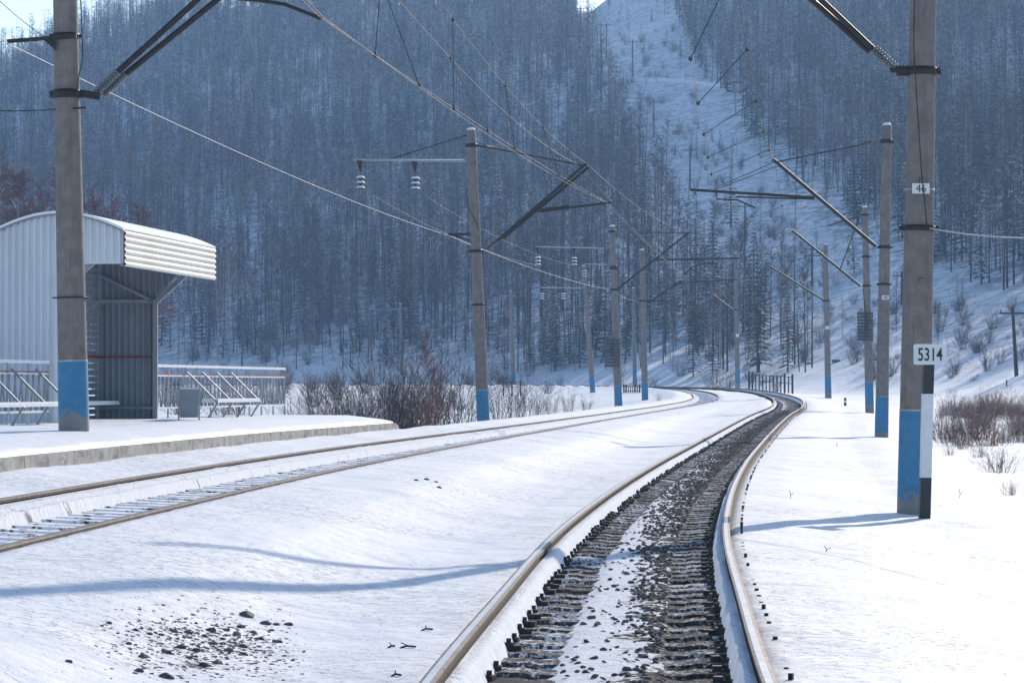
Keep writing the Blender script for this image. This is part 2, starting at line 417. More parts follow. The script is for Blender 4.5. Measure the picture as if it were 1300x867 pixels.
def prof_left(d):
    return np.interp(d, [-5, -3.1, -1.9, -1.4, -.86, -.80, -.74, .74, .80, .86, 1.5, 2.2, 3.1, 5], [-.30, -.20, .10, .02, -.03, -.05, -.30, -.30, -.035, -.02, -.045, -.10, -.27, -.34])
def ground_h(X, Y, fine=True):
    X = np.asarray(X, float); Y = np.asarray(Y, float)
    dm, hm, im = near(TM, X, Y); dl, hl, il = near(TL, X, Y)
    bm = np.where(np.abs(dm) < 8, hm, hm + (im - hm) * smooth01((np.abs(dm) - 8) / 15))
    bl = np.where(np.abs(dl) < 8, hl, hl + (il - hl) * smooth01((np.abs(dl) - 8) / 15))
    wm = 1 / (np.abs(dm) ** 3 + .02); wl = 1 / (np.abs(dl) ** 3 + .02)
    between = (dm < 0) & (dl > 0)
    pm = np.where(between, np.maximum(prof(np.minimum(np.abs(dm), 1.6)), prof(dm)), prof(dm)); pm = np.where(between & (np.abs(dm) > 1.6), -.16, pm)
    z = (wm * (bm + pm) + wl * (bl + prof_left(dl) - np.clip(dl, -1.2, 1.2) * roll(TL, Y) + np.where(between, np.clip(dl - 1.5, 0, 3) * .06, 0))) / (wm + wl)
    # inside of the bend: bank falls away from the left hand line
    li = -dl
    nearside = 1 - smooth01((Y - 90) / 60)
    inside = (dl < 0) & (dm < 0)
    fall = smooth01((li - 3.4) / 5) * (.25 + 1.0 * nearside)
    fall = np.where(Y < 62, smooth01((li - 5.5) / 4) * 1.3, fall)
    z = z - np.where(inside, fall, 0)
    # outside of the bend: shallow dip, then the hill
    q = np.maximum(dm, 0)
    z = z - smooth01((q - 3.5) / 3) * .18 * (1 - smooth01((q - 9) / 8))
    far = smooth01((Y - 150) / 150)
    q0 = 12 - 6 * far
    hill = np.interp(q - q0, [0, 6, 20, 45, 90, 200, 400, 900], [0, .8, 4.4, 11.5, 26, 63, 135, 320])
    hill = hill * (0.75 + .25 * smooth01((Y + 20) / 200)) + wav(X, Y, 34, 1.3) * np.clip(hill, 0, 40) * .09
    hill = np.where(dm > 0, hill, 0)
    px = 650 + F * X / np.maximum(Y, 30)
    capy = np.interp(px, CAPX, CAPY)
    cap = np.maximum(Y, 60) * (491 - capy) / F + wav(X, Y, 60, 4.2) * 2
    cap = np.maximum(cap, 12)
    ex = hill - cap
    k = 10.0
    sm = -np.log1p(np.exp(np.clip(ex / k, -40, 40))) * k + hill
    sm = np.where(hill <= .01, 0, np.maximum(sm, 0) - .35 * np.maximum(ex, 0))
    sm = np.maximum(sm, -2)
    # relief
    z = z + sm + wav(X, Y, 9, 2.2) * np.clip(q - 5, 0, 12) * .03 + wav(X, Y, 2.3, 7.1) * np.clip(q - 4.5, 0, 5) * .022
    z = z + np.where(inside, wav(X, Y, 4.1, 3.1) * np.clip(li - 4.5, 0, 8) * .03, 0)
    if fine:
        calm = smooth01((np.minimum(np.abs(dm), np.abs(dl)) - .9) / .8)
        z = z + calm * (wav(X, Y, 1.1, .4) * .018 + wav(X, Y, .37, 5.0) * .006)
    return z, dm, dl
# the rolling snow sheet, graded grid
def graded(a, b, c, d, fine, grow, mx):
    """fine spacing between b and c, growing out to a and d"""
    mid = list(np.arange(b, c, fine)); up = []; x = c; st = fine
    while x < d: up.append(x); st = min(st * grow, mx); x += st
    up.append(d); dn = []; x = b; st = fine
    while x > a: st = min(st * grow, mx); x -= st; dn.append(x)
    return np.array(sorted(dn) + mid + up)
gx = graded(-620, -6, 9, 620, 0.085, 1.045, 5)
gy = graded(-60, 10, 40, 900, 0.13, 1.022, 4.5)
GX, GY = np.meshgrid(gx, gy)
GZ, GDM, GDL = ground_h(GX, GY)
nx, ny = len(gx), len(gy)
V = np.c_[GX.ravel(), GY.ravel(), GZ.ravel()]
ii = (np.arange(ny - 1)[:, None] * nx + np.arange(nx - 1)[None]).ravel()
me = np_mesh('snow_ground', V, np.c_[ii, ii + 1, ii + nx + 1, ii + nx], [M['ground']], None, True)
# forest floor and rough ground show dark brush through the snow
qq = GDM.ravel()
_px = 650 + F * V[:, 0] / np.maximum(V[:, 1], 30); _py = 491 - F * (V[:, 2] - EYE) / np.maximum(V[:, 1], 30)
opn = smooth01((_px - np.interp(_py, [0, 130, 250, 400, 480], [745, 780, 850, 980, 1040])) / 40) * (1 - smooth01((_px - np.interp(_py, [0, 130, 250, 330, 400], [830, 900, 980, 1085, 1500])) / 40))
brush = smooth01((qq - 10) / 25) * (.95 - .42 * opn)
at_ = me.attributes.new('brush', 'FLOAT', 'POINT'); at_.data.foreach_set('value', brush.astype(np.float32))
dirt = np.zeros(len(V))
for cx, cy, sx, sy, a in ((-1.62, 14.1, .30, .6, 1.0), (-1.3, 14.9, .24, .4, .95), (-1.8, 13.6, .35, .6, .85), (11.5, 168, 3.5, 9, .8), (22, 190, 1.6, 12, .8)):
    dirt = np.maximum(dirt, a * np.exp(-((V[:, 0] - cx) / sx) ** 2 - ((V[:, 1] - cy) / sy) ** 2))
dirt = np.maximum(dirt, .62 * np.exp(-((np.abs(GDM.ravel()) - 1.05) / .22) ** 2))
at_ = me.attributes.new('dirt', 'FLOAT', 'POINT'); at_.data.foreach_set('value', dirt.astype(np.float32))
o = link(bpy.data.objects.new('snow_ground', me)); tag(o, kind='structure')
print('ground', nx, ny)

gxl, gyl = gx.tolist(), gy.tolist()
def gz(x, y):
    i = min(max(bisect.bisect_right(gxl, x) - 1, 0), nx - 2); j = min(max(bisect.bisect_right(gyl, y) - 1, 0), ny - 2)
    u = (x - gxl[i]) / (gxl[i + 1] - gxl[i]); v = (y - gyl[j]) / (gyl[j + 1] - gyl[j])
    return float((GZ[j, i] * (1 - u) + GZ[j, i + 1] * u) * (1 - v) + (GZ[j + 1, i] * (1 - u) + GZ[j + 1, i + 1] * u) * v)
def hit(px, py, y0=120, y1=800):
    """where the line of sight through a pixel meets the hillside"""
    ys = np.arange(y0, y1, 1.5)
    v = -(py - 433.5) / F; u = (px - 650) / F
    dy = math.cos(PHI) - math.sin(PHI) * v; dz = math.sin(PHI) + math.cos(PHI) * v
    xs = u * ys / dy; zs = EYE + dz * ys / dy
    g = ground_h(xs, ys, False)[0]
    k = np.nonzero(g >= zs)[0]
    i = k[0] if len(k) else int(np.argmin(zs - g))
    return Vector((xs[i], ys[i], g[i]))

# ------------------------------------------------------------------ the two tracks
def frame_at(tr, s):
    x = np.interp(s, tr['s'], tr['P'][:, 0]); y = np.interp(s, tr['s'], tr['P'][:, 1]); z = np.interp(s, tr['s'], tr['Z'])
    tx = np.interp(s, tr['s'], tr['T'][:, 0]); ty = np.interp(s, tr['s'], tr['T'][:, 1])
    return x, y, z, tx, ty
def stations(tr, y_from, y_to):
    i = np.argmin(np.abs(tr['P'][:, 1] - y_from)); j = np.argmin(np.abs(tr['P'][:, 1] - y_to))
    return tr['s'][i], tr['s'][j]
def sweep(tr, prof_, s_list, mats, mis, closed=False):
    V = []; n = len(prof_)
    for s in s_list:
        x, y, z, tx, ty = frame_at(tr, s)
        rl = roll(tr, y)
        for d, h in prof_: V.append((x + ty * d, y - tx * d, z + h - max(-2, min(2, d)) * rl))
    Fs = []; mi = []
    m = n if closed else n - 1
    for i in range(len(s_list) - 1):
        for k in range(m):
            k2 = (k + 1) % n
            Fs.append((i * n + k, i * n + k2, (i + 1) * n + k2, (i + 1) * n + k)); mi.append(mis[k])
    return np.array(V), np.array(Fs)[:, ::-1], mi
RAIL = [(-.036, -.002), (-.02, 0), (.016, 0), (.036, -.002), (.0375, -.012), (.0375, -.035), (.010, -.048), (.009, -.15), (.075, -.168), (.075, -.18),
        (-.075, -.18), (-.075, -.168), (-.009, -.15), (-.010, -.048), (-.0375, -.035), (-.0375, -.012)]
def graded_s(s0, s1, a, b):
    out = [s0]
    while out[-1] < s1:
        f = (out[-1] - s0) / (s1 - s0); out.append(out[-1] + a + (b - a) * min(1, f * 2))
    return out
def unit_sleeper(mat):
    mb = MB()
    pr = [(-1.35, -.20), (-1.35, -.012), (-.98, .0), (-.48, .0), (-.42, -.012), (.42, -.012), (.48, .0), (.98, .0), (1.35, -.012), (1.35, -.20)]
    hw = .135; hb = .15; vs = []
    n = len(pr)
    for sy in (-1, 1):
        for d, h in pr: vs.append((d, sy * (hw if h > -.1 else hb), h))
    fs = [tuple(range(n)), tuple(reversed(range(n, 2 * n)))]
    for k in range(n - 1): fs.append((k + 1, k, n + k, n + k + 1))
    mb.add(vs, fs, mat)
    return mb.mesh('sleeper')
SLP = unit_sleeper(M['sleeper']); SLP_D = unit_sleeper(M['sleeper_dark'])
def make_track(tr, label, shiny, slp, n_ind, y_start, bolts, outside_bolts, lift=0.0):
    s0, s1 = stations(tr, -30, 2)[0], tr['s'][-1]
    sl = graded_s(s0, s1, .7, 4)
    x, y, z, _, _ = frame_at(tr, stations(tr, 12, 20)[0])
    root = empty('railway_track', (x, y, z - .35), label, 'railway track', 'railway tracks')
    inv = Matrix.Translation(root.location).inverted()
    for d in (-.797, .797):
        pr = [(d + a, b) for a, b in RAIL]
        mis = [0 if k == 1 else 2 if k in (0, 2, 3, 15) else 1 for k in range(len(RAIL))]
        Vv, Ff, mi = sweep(tr, pr, sl, None, mis, True)
        me = np_mesh('rail', Vv - np.array(root.location), Ff, [M['rail_top'] if shiny else M['rail_dull'], M['rail_side'], M['rail_dull']], mi, False)
        r = link(bpy.data.objects.new('rail', me)); r.parent = root
    # sleepers: the nearest hundred as parts, the others as one mesh
    sa, _ = stations(tr, y_start, 300); i0 = sa - 25
    count = 0; rest = MB(); far_end = min(stations(tr, 0, 260)[1], s1)
    s = sa; r2 = random.Random(3)
    while count < n_ind:
        x, y, z, tx, ty = frame_at(tr, s)
        o = link(bpy.data.objects.new('sleeper', slp)); o.parent = root
        o.location = Vector((x, y, z - .205 + lift + r2.uniform(-.006, .006))) - root.location; o.rotation_euler[1] = float(roll(tr, y))
        o.rotation_euler[2] = math.atan2(ty, tx) - math.pi / 2 + r2.uniform(-.012, .012)
        count += 1; s += .545
    s_mid = s
    Vs = np.array([v.co[:] for v in slp.vertices]); Fs = [tuple(p.vertices) for p in slp.polygons]
    for sa_, sb_ in ((i0, sa), (s_mid, far_end)):
        s = sa_
        while s < sb_:
            x, y, z, tx, ty = frame_at(tr, s)
            W = np.c_[x + Vs[:, 0] * ty + Vs[:, 1] * tx, y - Vs[:, 0] * tx + Vs[:, 1] * ty, z - .205 + lift + Vs[:, 2] - Vs[:, 0] * roll(tr, y)] - np.array(root.location)
            rest.add(W, Fs, slp.materials[0]); s += .545
    tag(rest.build('sleeper', root), kind='stuff')
    # rail fastenings, dark bolts and clips showing through the snow
    if bolts:
        fb = MB(); s = sa - 12
        while s < stations(tr, 0, 150)[1]:
            x, y, z, tx, ty = frame_at(tr, s)
            for d in (-.63, .645, -.90, .955):
                if abs(d) > .8 and not outside_bolts: continue
                if r2.random() < (.06 if abs(d) < .8 else (.12 if d > 0 else .35)): continue
                cx, cy = x + ty * d, y - tx * d
                rot = Matrix.Rotation(math.atan2(ty, tx) - math.pi / 2 + r2.uniform(-.3, .3), 3, 'Z')
                top = r2.uniform(-.03, .008)
                if abs(d) < .8:
                    fb.box(Vector((cx, cy, z - .185 + top)) - root.location, (.06, r2.uniform(.07, .13), .05), M['iron'], rot)
                    fb.tube([Vector((cx, cy, z - .17 + top)) - root.location, Vector((cx, cy, z - .135 + top)) - root.location], .017, M['iron'], 6)
                    if r2.random() < .6: fb.box(Vector((cx - math.copysign(.05, d) * ty, cy + math.copysign(.05, d) * tx, z - .195)) - root.location, (.05, .06, .05), M['iron'], rot)
                else:
                    fb.box(Vector((cx, cy, z - .125 + top)) - root.location, (.024, .03, .05), M['iron'], rot)
            s += .545
        tag(fb.build('fastening', root), kind='stuff')
    return root
main_track = make_track(TM, 'right-hand curving track with polished rails, dark sleepers and bare ballast showing', True, SLP, 100, 11.0, True, True)
left_track = make_track(TL, 'left-hand track with duller rails beside the platform, almost buried in snow', False, SLP_D, 100, 13.5, False, False, .035)

def loop_vi(me):
    a = np.empty(len(me.loops), dtype=np.int32); me.loops.foreach_get('vertex_index', a); return a
def bed(tr, mat, name, lip, offs, hts, nz):
    s0 = stations(tr, -30, 2)[0]; s1 = tr['s'][-1]
    sl = []; s = s0
    while s < s1:
        sl.append(s); y = np.interp(s, tr['s'], tr['P'][:, 1])
        s += .06 if 8 < y < 30 else (.15 if y < 75 else (.5 if y < 160 else 2))
    offs = np.array(offs); Vv = []; UV = []
    base = np.array(hts)
    r3 = np.random.default_rng(nz)
    sl = np.array(sl); Z0 = []
    D, SS = np.meshgrid(offs, sl)
    n1 = wav(D * 3, SS, .9, nz) ; n2 = wav(D * 2, SS, .23, nz + 2.); n3 = r3.normal(0, 1, D.shape)
    H = base[None] + n1 * .012 + n2 * .006 + n3 * .004
    H[:, 0] = base[0]; H[:, -1] = base[-1]
    x = np.interp(sl, tr['s'], tr['P'][:, 0]); y = np.interp(sl, tr['s'], tr['P'][:, 1]); z = np.interp(sl, tr['s'], tr['Z'])
    tx = np.interp(sl, tr['s'], tr['T'][:, 0]); ty = np.interp(sl, tr['s'], tr['T'][:, 1])
    VX = x[:, None] + ty[:, None] * D; VY = y[:, None] - tx[:, None] * D; VZ = z[:, None] + H - D * roll(tr, y)[:, None]
    n = len(offs); m = len(sl)
    ii = (np.arange(m - 1)[:, None] * n + np.arange(n - 1)[None]).ravel()
    Fq = np.c_[ii, ii + 1, ii + n + 1, ii + n]
    me = np_mesh(name, np.c_[VX.ravel(), VY.ravel(), VZ.ravel()], Fq, [mat], None, True)
    uv = me.uv_layers.new(name='UVMap')
    vu = np.c_[(D + 5).ravel(), SS.ravel()][loop_vi(me)]
    uv.data.foreach_set('uv', vu.astype(np.float32).ravel())
    o = link(bpy.data.objects.new(name, me)); tag(o, kind='structure'); return o
offs = [-.765, -.74, -.70, -.66, -.62, -.58, -.52, -.46, -.40, -.34, -.28, -.20, -.12, -.04, .04, .12, .20, .28, .34, .40, .46, .52, .58, .62, .66, .70, .74, .765]
def hmain(d):
    a = abs(d)
    if a > .69: return -.075
    if a > (.64 if d < 0 else .675): return -.13
    if a > .58: return -.235
    if a > .29: return -.24
    return -.207 if a > .22 else -.198
bed(TM, M['bed'], 'ballast_bed', 0, offs, [hmain(d) for d in offs], 3)
def hleft(d):
    if d > .65: return -.09
    if d > .56: return -.15
    if d > -.42: return -.222
    return -.08 if d > -.6 else -.05
bed(TL, M['bed_snow'], 'snowed_ballast_bed', 0, offs, [hleft(d) for d in offs], 8)

# ------------------------------------------------------------------ stones
def ico(sub, seed, squash=.5):
    import bmesh
    bm = bmesh.new(); bmesh.ops.create_icosphere(bm, subdivisions=sub, radius=1)
    rr = random.Random(seed)
    for _ in range(5):
        n = Vector((rr.uniform(-1, 1), rr.uniform(-1, 1), rr.uniform(-.6, 1))).normalized(); c = rr.uniform(.55, .85)
        for v in bm.verts:
            e = v.co.dot(n) - c
            if e > 0: v.co -= n * e
    for v in bm.verts: v.co *= rr.uniform(.93, 1.07); v.co.z *= squash
    V = np.array([v.co[:] for v in bm.verts]); T = np.array([[v.index for v in f.verts] for f in bm.faces]); bm.free()
    return V, T
ICOS = [ico(2, k) for k in range(6)]
ICO1 = [ico(1, k) for k in range(6)]
def rot3(a, b, c):
    return np.array((Matrix.Rotation(a, 3, 'X') @ Matrix.Rotation(b, 3, 'Y') @ Matrix.Rotation(c, 3, 'Z')))
VV = []; TT = []; k0 = 0; cnt = 0; r4 = random.Random(21)
def add_stone(x, y, z, sz, tmpl):
    global k0
    Vt, Tt = tmpl; W = (Vt * sz * np.array([1, r4.uniform(.6, 1), r4.uniform(.6, 1)])) @ rot3(r4.uniform(-.4, .4), r4.uniform(-.4, .4), r4.uniform(0, 6)).T
    VV.append(W + np.array([x, y, z])); TT.append(Tt + k0); k0 += len(Vt)
sN = stations(TM, 11, 130)
for _ in range(22000):
    f = r4.random(); s = sN[0] + (sN[1] - sN[0]) * f ** 1.5
    d = r4.uniform(-.6, .62)
    yy = float(np.interp(s, TM['s'], TM['P'][:, 1]))
    farf = min(1, max(0, (yy - 17) / 28))
    cl = .5 + .5 * math.sin(s * 1.7 + d * 5) * math.sin(s * .61 + 2)
    p = .05 + .10 * cl + (max(0, min(1, (d - .02 + .5 * farf) / .22)) * (.4 + .55 * cl + .3 * farf))
    if r4.random() > p: continue
    x, y, z, tx, ty = frame_at(TM, s)
    add_stone(x + ty * d, y - tx * d, z + hmain(d) + .008, r4.uniform(.012, .034) * (1.3 if r4.random() < .12 else 1), r4.choice(ICO1))
me = np_mesh('ballast_stones', np.vstack(VV), np.vstack(TT), [M['stone']], None, False)
tag(link(bpy.data.objects.new('ballast_stones', me)), 'dark crushed ballast stones lying between the rails of the curving track', 'ballast', kind='stuff')
# loose crushed-stone litter (small bits) of the patch left of the track + single larger stones
def on_ground(px, py):
    """flat-ish foreground: solve for the ground point under a pixel"""
    y = 20.0
    for _ in range(60):
        p = at(px, py, y); g = gz(p.x, p.y); y *= (EYE - g) / (EYE - p.z) if p.z < EYE else 1
        y = max(8, min(y, 400))
    return at(px, py, y)
VV = []; TT = []; k0 = 0
for _ in range(1500):
    a = r4.gauss(0, 1); b = r4.gauss(0, 1)
    px = 262 + a * 62 + b * 10; py = 818 + b * 20 + (r4.random() < .2) * r4.uniform(-16, 16)
    if not (120 < px < 385): continue
    p = on_ground(px, py); add_stone(p.x, p.y, p.z - .003, r4.uniform(.006, .024), r4.choice(ICO1))
for _ in range(260):                                            # stray crumbs over the snow
    px = r4.uniform(0, 700); py = r4.uniform(640, 866)
    p = on_ground(px, py)
    dm_ = abs(p.x - float(np.interp(p.y, TM['P'][:60, 1], TM['P'][:60, 0])))
    if dm_ < 1.2: continue
    add_stone(p.x, p.y, p.z - .002, r4.uniform(.004, .011), r4.choice(ICO1))
me = np_mesh('gravel', np.vstack(VV), np.vstack(TT), [M['stone']], None, False)
tag(link(bpy.data.objects.new('gravel', me)), 'small dark gravel crumbs poking through the snow left of the track', 'gravel', kind='stuff')
def stone(px, py, wpx, label, group=None, mat='stone', tall=1.0):
    p = on_ground(px, py); sc = F / p.y; r = wpx / sc / 2
    Vt, Tt = r4.choice(ICOS)
    W = (Vt * r * np.array([1, .8, tall])) @ rot3(0, 0, r4.uniform(0, 6)).T
    me = np_mesh('stone', W, Tt, [M[mat]], None, False)
    o = link(bpy.data.objects.new('stone', me)); o.location = (p.x, p.y, p.z + r * .08 * tall); tag(o, label, 'stone', group)
stone(259, 845, 15, 'brown lump of stone, front left one of the close pair in the snow', None, tall=1.3)
stone(276, 842, 14, 'taller brown stone, right one of the close pair in the snow', None, tall=1.5)
stone(314, 782, 26, 'flat green-grey stone at the back edge of the stony patch', None, 'stone_green')
stone(212, 860, 24, 'dark stone nearest the bottom edge of the photo in the stony patch')
stone(88, 840, 13, 'small round stone alone on the snow left of the stony patch')
stone(138, 791, 11, 'small dark stone alone on the snow behind the stony patch')
stone(182, 834, 17, 'dark flat stone on the left rim of the stony patch')
for px, py, wp in [(337, 792, 17), (351, 793, 12), (366, 793, 14), (306, 796, 16), (288, 800, 13), (268, 800, 18), (345, 800, 10),
                   (238, 803, 14), (222, 802, 12), (205, 806, 10), (190, 805, 11), (300, 806, 17), (330, 811, 12), (352, 815, 15),
                   (308, 821, 16), (289, 826, 18), (270, 817, 14), (248, 826, 15), (230, 822, 17), (211, 828, 16), (240, 835, 12),
                   (310, 831, 14), (176, 852, 15), (163, 817, 12), (172, 800, 10), (260, 808, 12), (322, 803, 12), (282, 811, 10)]:
    stone(px, py, wp, 'dark broken stone half sunk in the snowy stony patch at lower left', 'stones of the patch at lower left')
for px, py, wp in [(529, 610, 8), (541, 609, 9), (553, 612, 7), (557, 619, 9)]:
    stone(px, py, wp, 'small dark stone in the little cluster on open snow between the two tracks', 'stones in the small cluster between the tracks')

# ------------------------------------------------------------------ catenary poles
def insulator(mb, a, b, r, m, n=7, core=None):
    a = Vector(a); b = Vector(b); d = b - a; L = d.length; pr = []
    for k in range(n):
        h = L * k / n; st = L / n
        pr += [(r * .45, h), (r, h + st * .35), (r * .95, h + st * .55), (r * .45, h + st * .75)]
    pr.append((r * .45, L)); mb.lathe(a, pr, m, 12, d)
class Pole:
    """concrete pole from foot to top; parts are given in picture pixels at the pole's own distance"""
    def __init__(s, base_px, top_px, y, label, blue_h=1.36, r0=.215, r1=.145, ground=True, band=True, group='concrete poles along the railway', name='catenary_pole', cat='pole'):
        s.y = y
        b = at(base_px[0], base_px[1], y); t = at(top_px[0], top_px[1], y)
        s.root = empty(name, b, label, cat, group); s.b = b; s.t = t
        ax = (t - b).normalized(); s.ax = ax; L = (t - b).length; s.L = L; s.r0 = r0; s.r1 = r1
        mb = MB(); prof_ = []
        sink = .6
        for k in range(9):
            h = -sink + (L + sink) * k / 8; prof_.append((r0 + (r1 - r0) * max(0, h) / L, h))
        prof_ += [(r1 * .9, L + .01)]
        mb.lathe((0, 0, 0), prof_, M['concrete'], 28, ax); mb.build('shaft', s.root)
        if band:
            mb = MB(); e = .004
            pr = [(r0 + e, -sink)] + [(r0 + (r1 - r0) * h / L + e, h) for h in np.linspace(0, blue_h, 6)]
            mb.lathe((0, 0, 0), pr, M['blue'], 28, ax); mb.build('blue_band', s.root)
            mb = MB(); e = .006
            mb.lathe((0, 0, 0), [(r0 + (r1 - r0) * h / L + e, h) for h in (blue_h, blue_h + .022)], M['galv'], 28, ax); mb.build('white_stripe', s.root)
        if t.z < EYE + (491 - 0) / F * y + .3:
            mb = MB(); mb.lathe((0, 0, 0), [(r1 * .98, L + .012), (r1 * .95, L + .05), (r1 * .55, L + .10), (.01, L + .115)], M['snow'], 16, ax); mb.build('snow_cap', s.root)
    def P(s, px, py, dy=0): return at(px, py, s.y + dy) - s.b
    def R_at(s, h): return s.r0 + (s.r1 - s.r0) * h / s.L
    def part(s, name, fn):
        mb = MB(); fn(mb); return mb.build(name, s.root)
    def clamp(s, py, tall=.09):
        h = (at(650, py, s.y).z - s.b.z) / s.ax.z; r = s.R_at(h) + .012
        def f(mb):
            mb.lathe(s.ax * (h - tall / 2), [(r, 0), (r + .012, 0), (r + .012, tall), (r, tall)], M['iron'], 24, s.ax)
            for sx in (-1, 1):
                c = s.ax * h + Vector((sx * (r + .02), 0, 0)); mb.box(c, (.07, .05, tall * .8), M['iron'])
                mb.tube([c + Vector((sx * .0, -.06, 0)), c + Vector((sx * .0, .06, 0))], .014, M['iron'], 6)
        return s.part('clamp', f)
    def rod(s, name, a, b, r=.022, m='iron', dy=(0, 0)):
        return s.part(name, lambda mb: mb.tube([s.P(*a, dy[0]), s.P(*b, dy[1])], r, M[m], 8))
    def ins(s, a, b, r=.07, m='porcelain', n=6, dy=0):
        return s.part('insulator', lambda mb: insulator(mb, s.P(*a, dy), s.P(*b, dy), r, M[m], n))
    def plate(s, px, py, wpx, hpx, text=None):
        c = s.P(px, py); h = c.z / s.ax.z; r = s.R_at(h)
        k = s.y / F; w_, h_ = wpx * k, hpx * k
        yy = -r - .02
        c = Vector((c.x, s.ax.y * h + yy, c.z))
        p = s.part('number_plate', lambda mb: mb.box(c, (w_, .006, h_), M['plate']))
        s.part('plate_strap', lambda mb: mb.lathe(s.ax * h, [(r + .004, -.012), (r + .010, -.012), (r + .010, .012), (r + .004, .012)], M['galv'], 24, s.ax))
        if text: text_mesh(text, c + Vector((0, -.0055, 0)), h_ * .74, p, w_ * .58, bold=.0)
        return p
def text_mesh(txt, c, height, parent, width=None, name='lettering', mat='black', bold=.012):
    cu = bpy.data.curves.new('t', 'FONT'); cu.body = txt; cu.align_x = 'CENTER'; cu.align_y = 'CENTER'; cu.size = 1; cu.extrude = .004; cu.offset = bold
    o = bpy.data.objects.new('t', cu); link(o)
    bpy.context.view_layer.update()
    me = bpy.data.meshes.new_from_object(o.evaluated_get(bpy.context.evaluated_depsgraph_get()))
    bpy.data.objects.remove(o)
    co = np.array([v.co[:] for v in me.vertices]); mn, mx = co.min(0), co.max(0)
    co = (co - (mn + mx) / 2); kx = (width / (mx - mn)[0]) if width else height / (mx - mn)[1]
    co[:, 0] *= kx; co[:, 1] *= height / (mx - mn)[1]; co[:, 2] *= .3
    out = np.c_[co[:, 0], -co[:, 2], co[:, 1]]
    me.vertices.foreach_set('co', out.astype(np.float32).ravel()); me.name = name
    me.materials.clear(); me.materials.append(M[mat]); me.update()
    t = link(bpy.data.objects.new(name, me)); t.parent = parent; t.location = c
    return t

# --- right-hand row
P1 = Pole((1160, 655), (1178, -330), 34.5, 'thick concrete pole with number plate 46, nearest on the right')
P1.plate(1166, 241, 22, 13, '46')
P1.clamp(91, .10); P1.clamp(290, .07)
P1.part('bracket', lambda mb: (mb.box(P1.P(1146, 91), (.16, .12, .13), M['iron']), mb.tube([P1.P(1130, 90, -.05), P1.P(1192, 88, -.05)], .03, M['iron'], 8)))
P1.ins((1136, 88), (1108, 62), .075, 'glass_ins', 9)
P1.rod('strut', (1110, 64), (998, -42), .038); P1.rod('strut', (1104, 66), (988, -38), .038, dy=(.08, .08))
P1.part('earth_wire', lambda mb: mb.tube([P1.P(1161, -60, -.25), P1.P(1160, 60, -.25), P1.P(1164, 130, -.27), P1.P(1170, 220, -.27), P1.P(1177, 288, -.27)], .008, M['iron'], 5))
for py in (226, 353): P1.part('cast_loop', lambda mb, py=py: mb.tube([P1.P(1167, py + 8, -.185), P1.P(1167, py, -.20), P1.P(1176, py, -.185), P1.P(1176, py + 8, -.165)], .007, M['concrete'], 5))

P2 = Pole((1119, 558), (1126, 160), 84.5, 'concrete pole with blue foot and long horizontal arm, second on the right')
P2.plate(1123, 378, 8.5, 5.5, '48'); P2.clamp(180, .12); P2.clamp(314, .10); P2.clamp(361, .07)
P2.ins((1108, 180), (1092, 184), .085, 'porcelain', 6)
P2.rod('stay_rod', (1094, 184), (985, 206), .022)
P2.rod('strut', (1112, 313), (981, 202), .058)
P2.rod('registration_arm', (876, 241), (1034, 251), .045)
P2.rod('lower_arm', (935, 250), (1034, 253), .028)
P2.part('drop_bracket', lambda mb: mb.tube([P2.P(909, 243), P2.P(910, 253), P2.P(936, 254), P2.P(959, 264)], .028, M['iron'], 6))
P2.rod('hanger', (983, 206), (905, 240), .012); P2.rod('hanger', (990, 210), (905, 242), .012)

P3 = Pole((1104, 520), (1098, 264), 132, 'leaning concrete pole carrying a block of tension weights, third on the right')
P3.clamp(326, .12); P3.clamp(273, .10); P3.clamp(363, .10)
P3.rod('strut', (1092, 363), (1005, 292), .06); P3.rod('stay_rod', (1092, 274), (1050, 287), .03)
P3.rod('stay_rod', (1091, 276), (1066, 344), .03)
P3.ins((1078, 314), (1078, 321), .12, 'glass_ins', 2); P3.ins((1077, 330), (1077, 337), .12, 'glass_ins', 2)
def weights(P, px0, px1, py0, py1, dy):
    k = P.y / F; n = 9
    for j in range(2):
        def f(mb, j=j):
            for i in range(n):
                a = px0 + (px1 - px0) * j / 2; b = px0 + (px1 - px0) * (j + 1) / 2
                yy = py0 + (py1 - py0) * (i + .5) / n
                mb.lathe(P.P((a + b) / 2, yy, dy) - Vector((0, 0, (py1 - py0) * k / n * .42)), [((b - a) * k * .48, 0), ((b - a) * k * .48, (py1 - py0) * k / n * .82)], M['weight'], 12)
        P.part('tension_weights', f)
    P.part('weight_rope', lambda mb: mb.tube([P.P((px0 + px1) / 2 - 3, py0 - 30, dy), P.P((px0 + px1) / 2, py0, dy)], .02, M['iron'], 5))
weights(P3, 1088, 1109, 396, 433, -.9)
P4 = Pole((1051.5, 503), (1048, 311), 176, 'slim concrete pole with blue foot, fourth on the right by the bend')
P4.clamp(382, .10); P4.rod('strut', (1047, 382), (977, 338), .06); P4.plate(1050, 416, 5, 4); P4.rod('stay_rod', (1047, 318), (1012, 330), .025)
P5 = Pole((936.5, 489.5), (933.5, 322), 228, 'concrete pole with blue foot beside the small bridge railing')
P5.clamp(393, .12); P5.rod('strut', (930, 393), (905, 374), .07); P5.plate(936, 426, 4, 4)

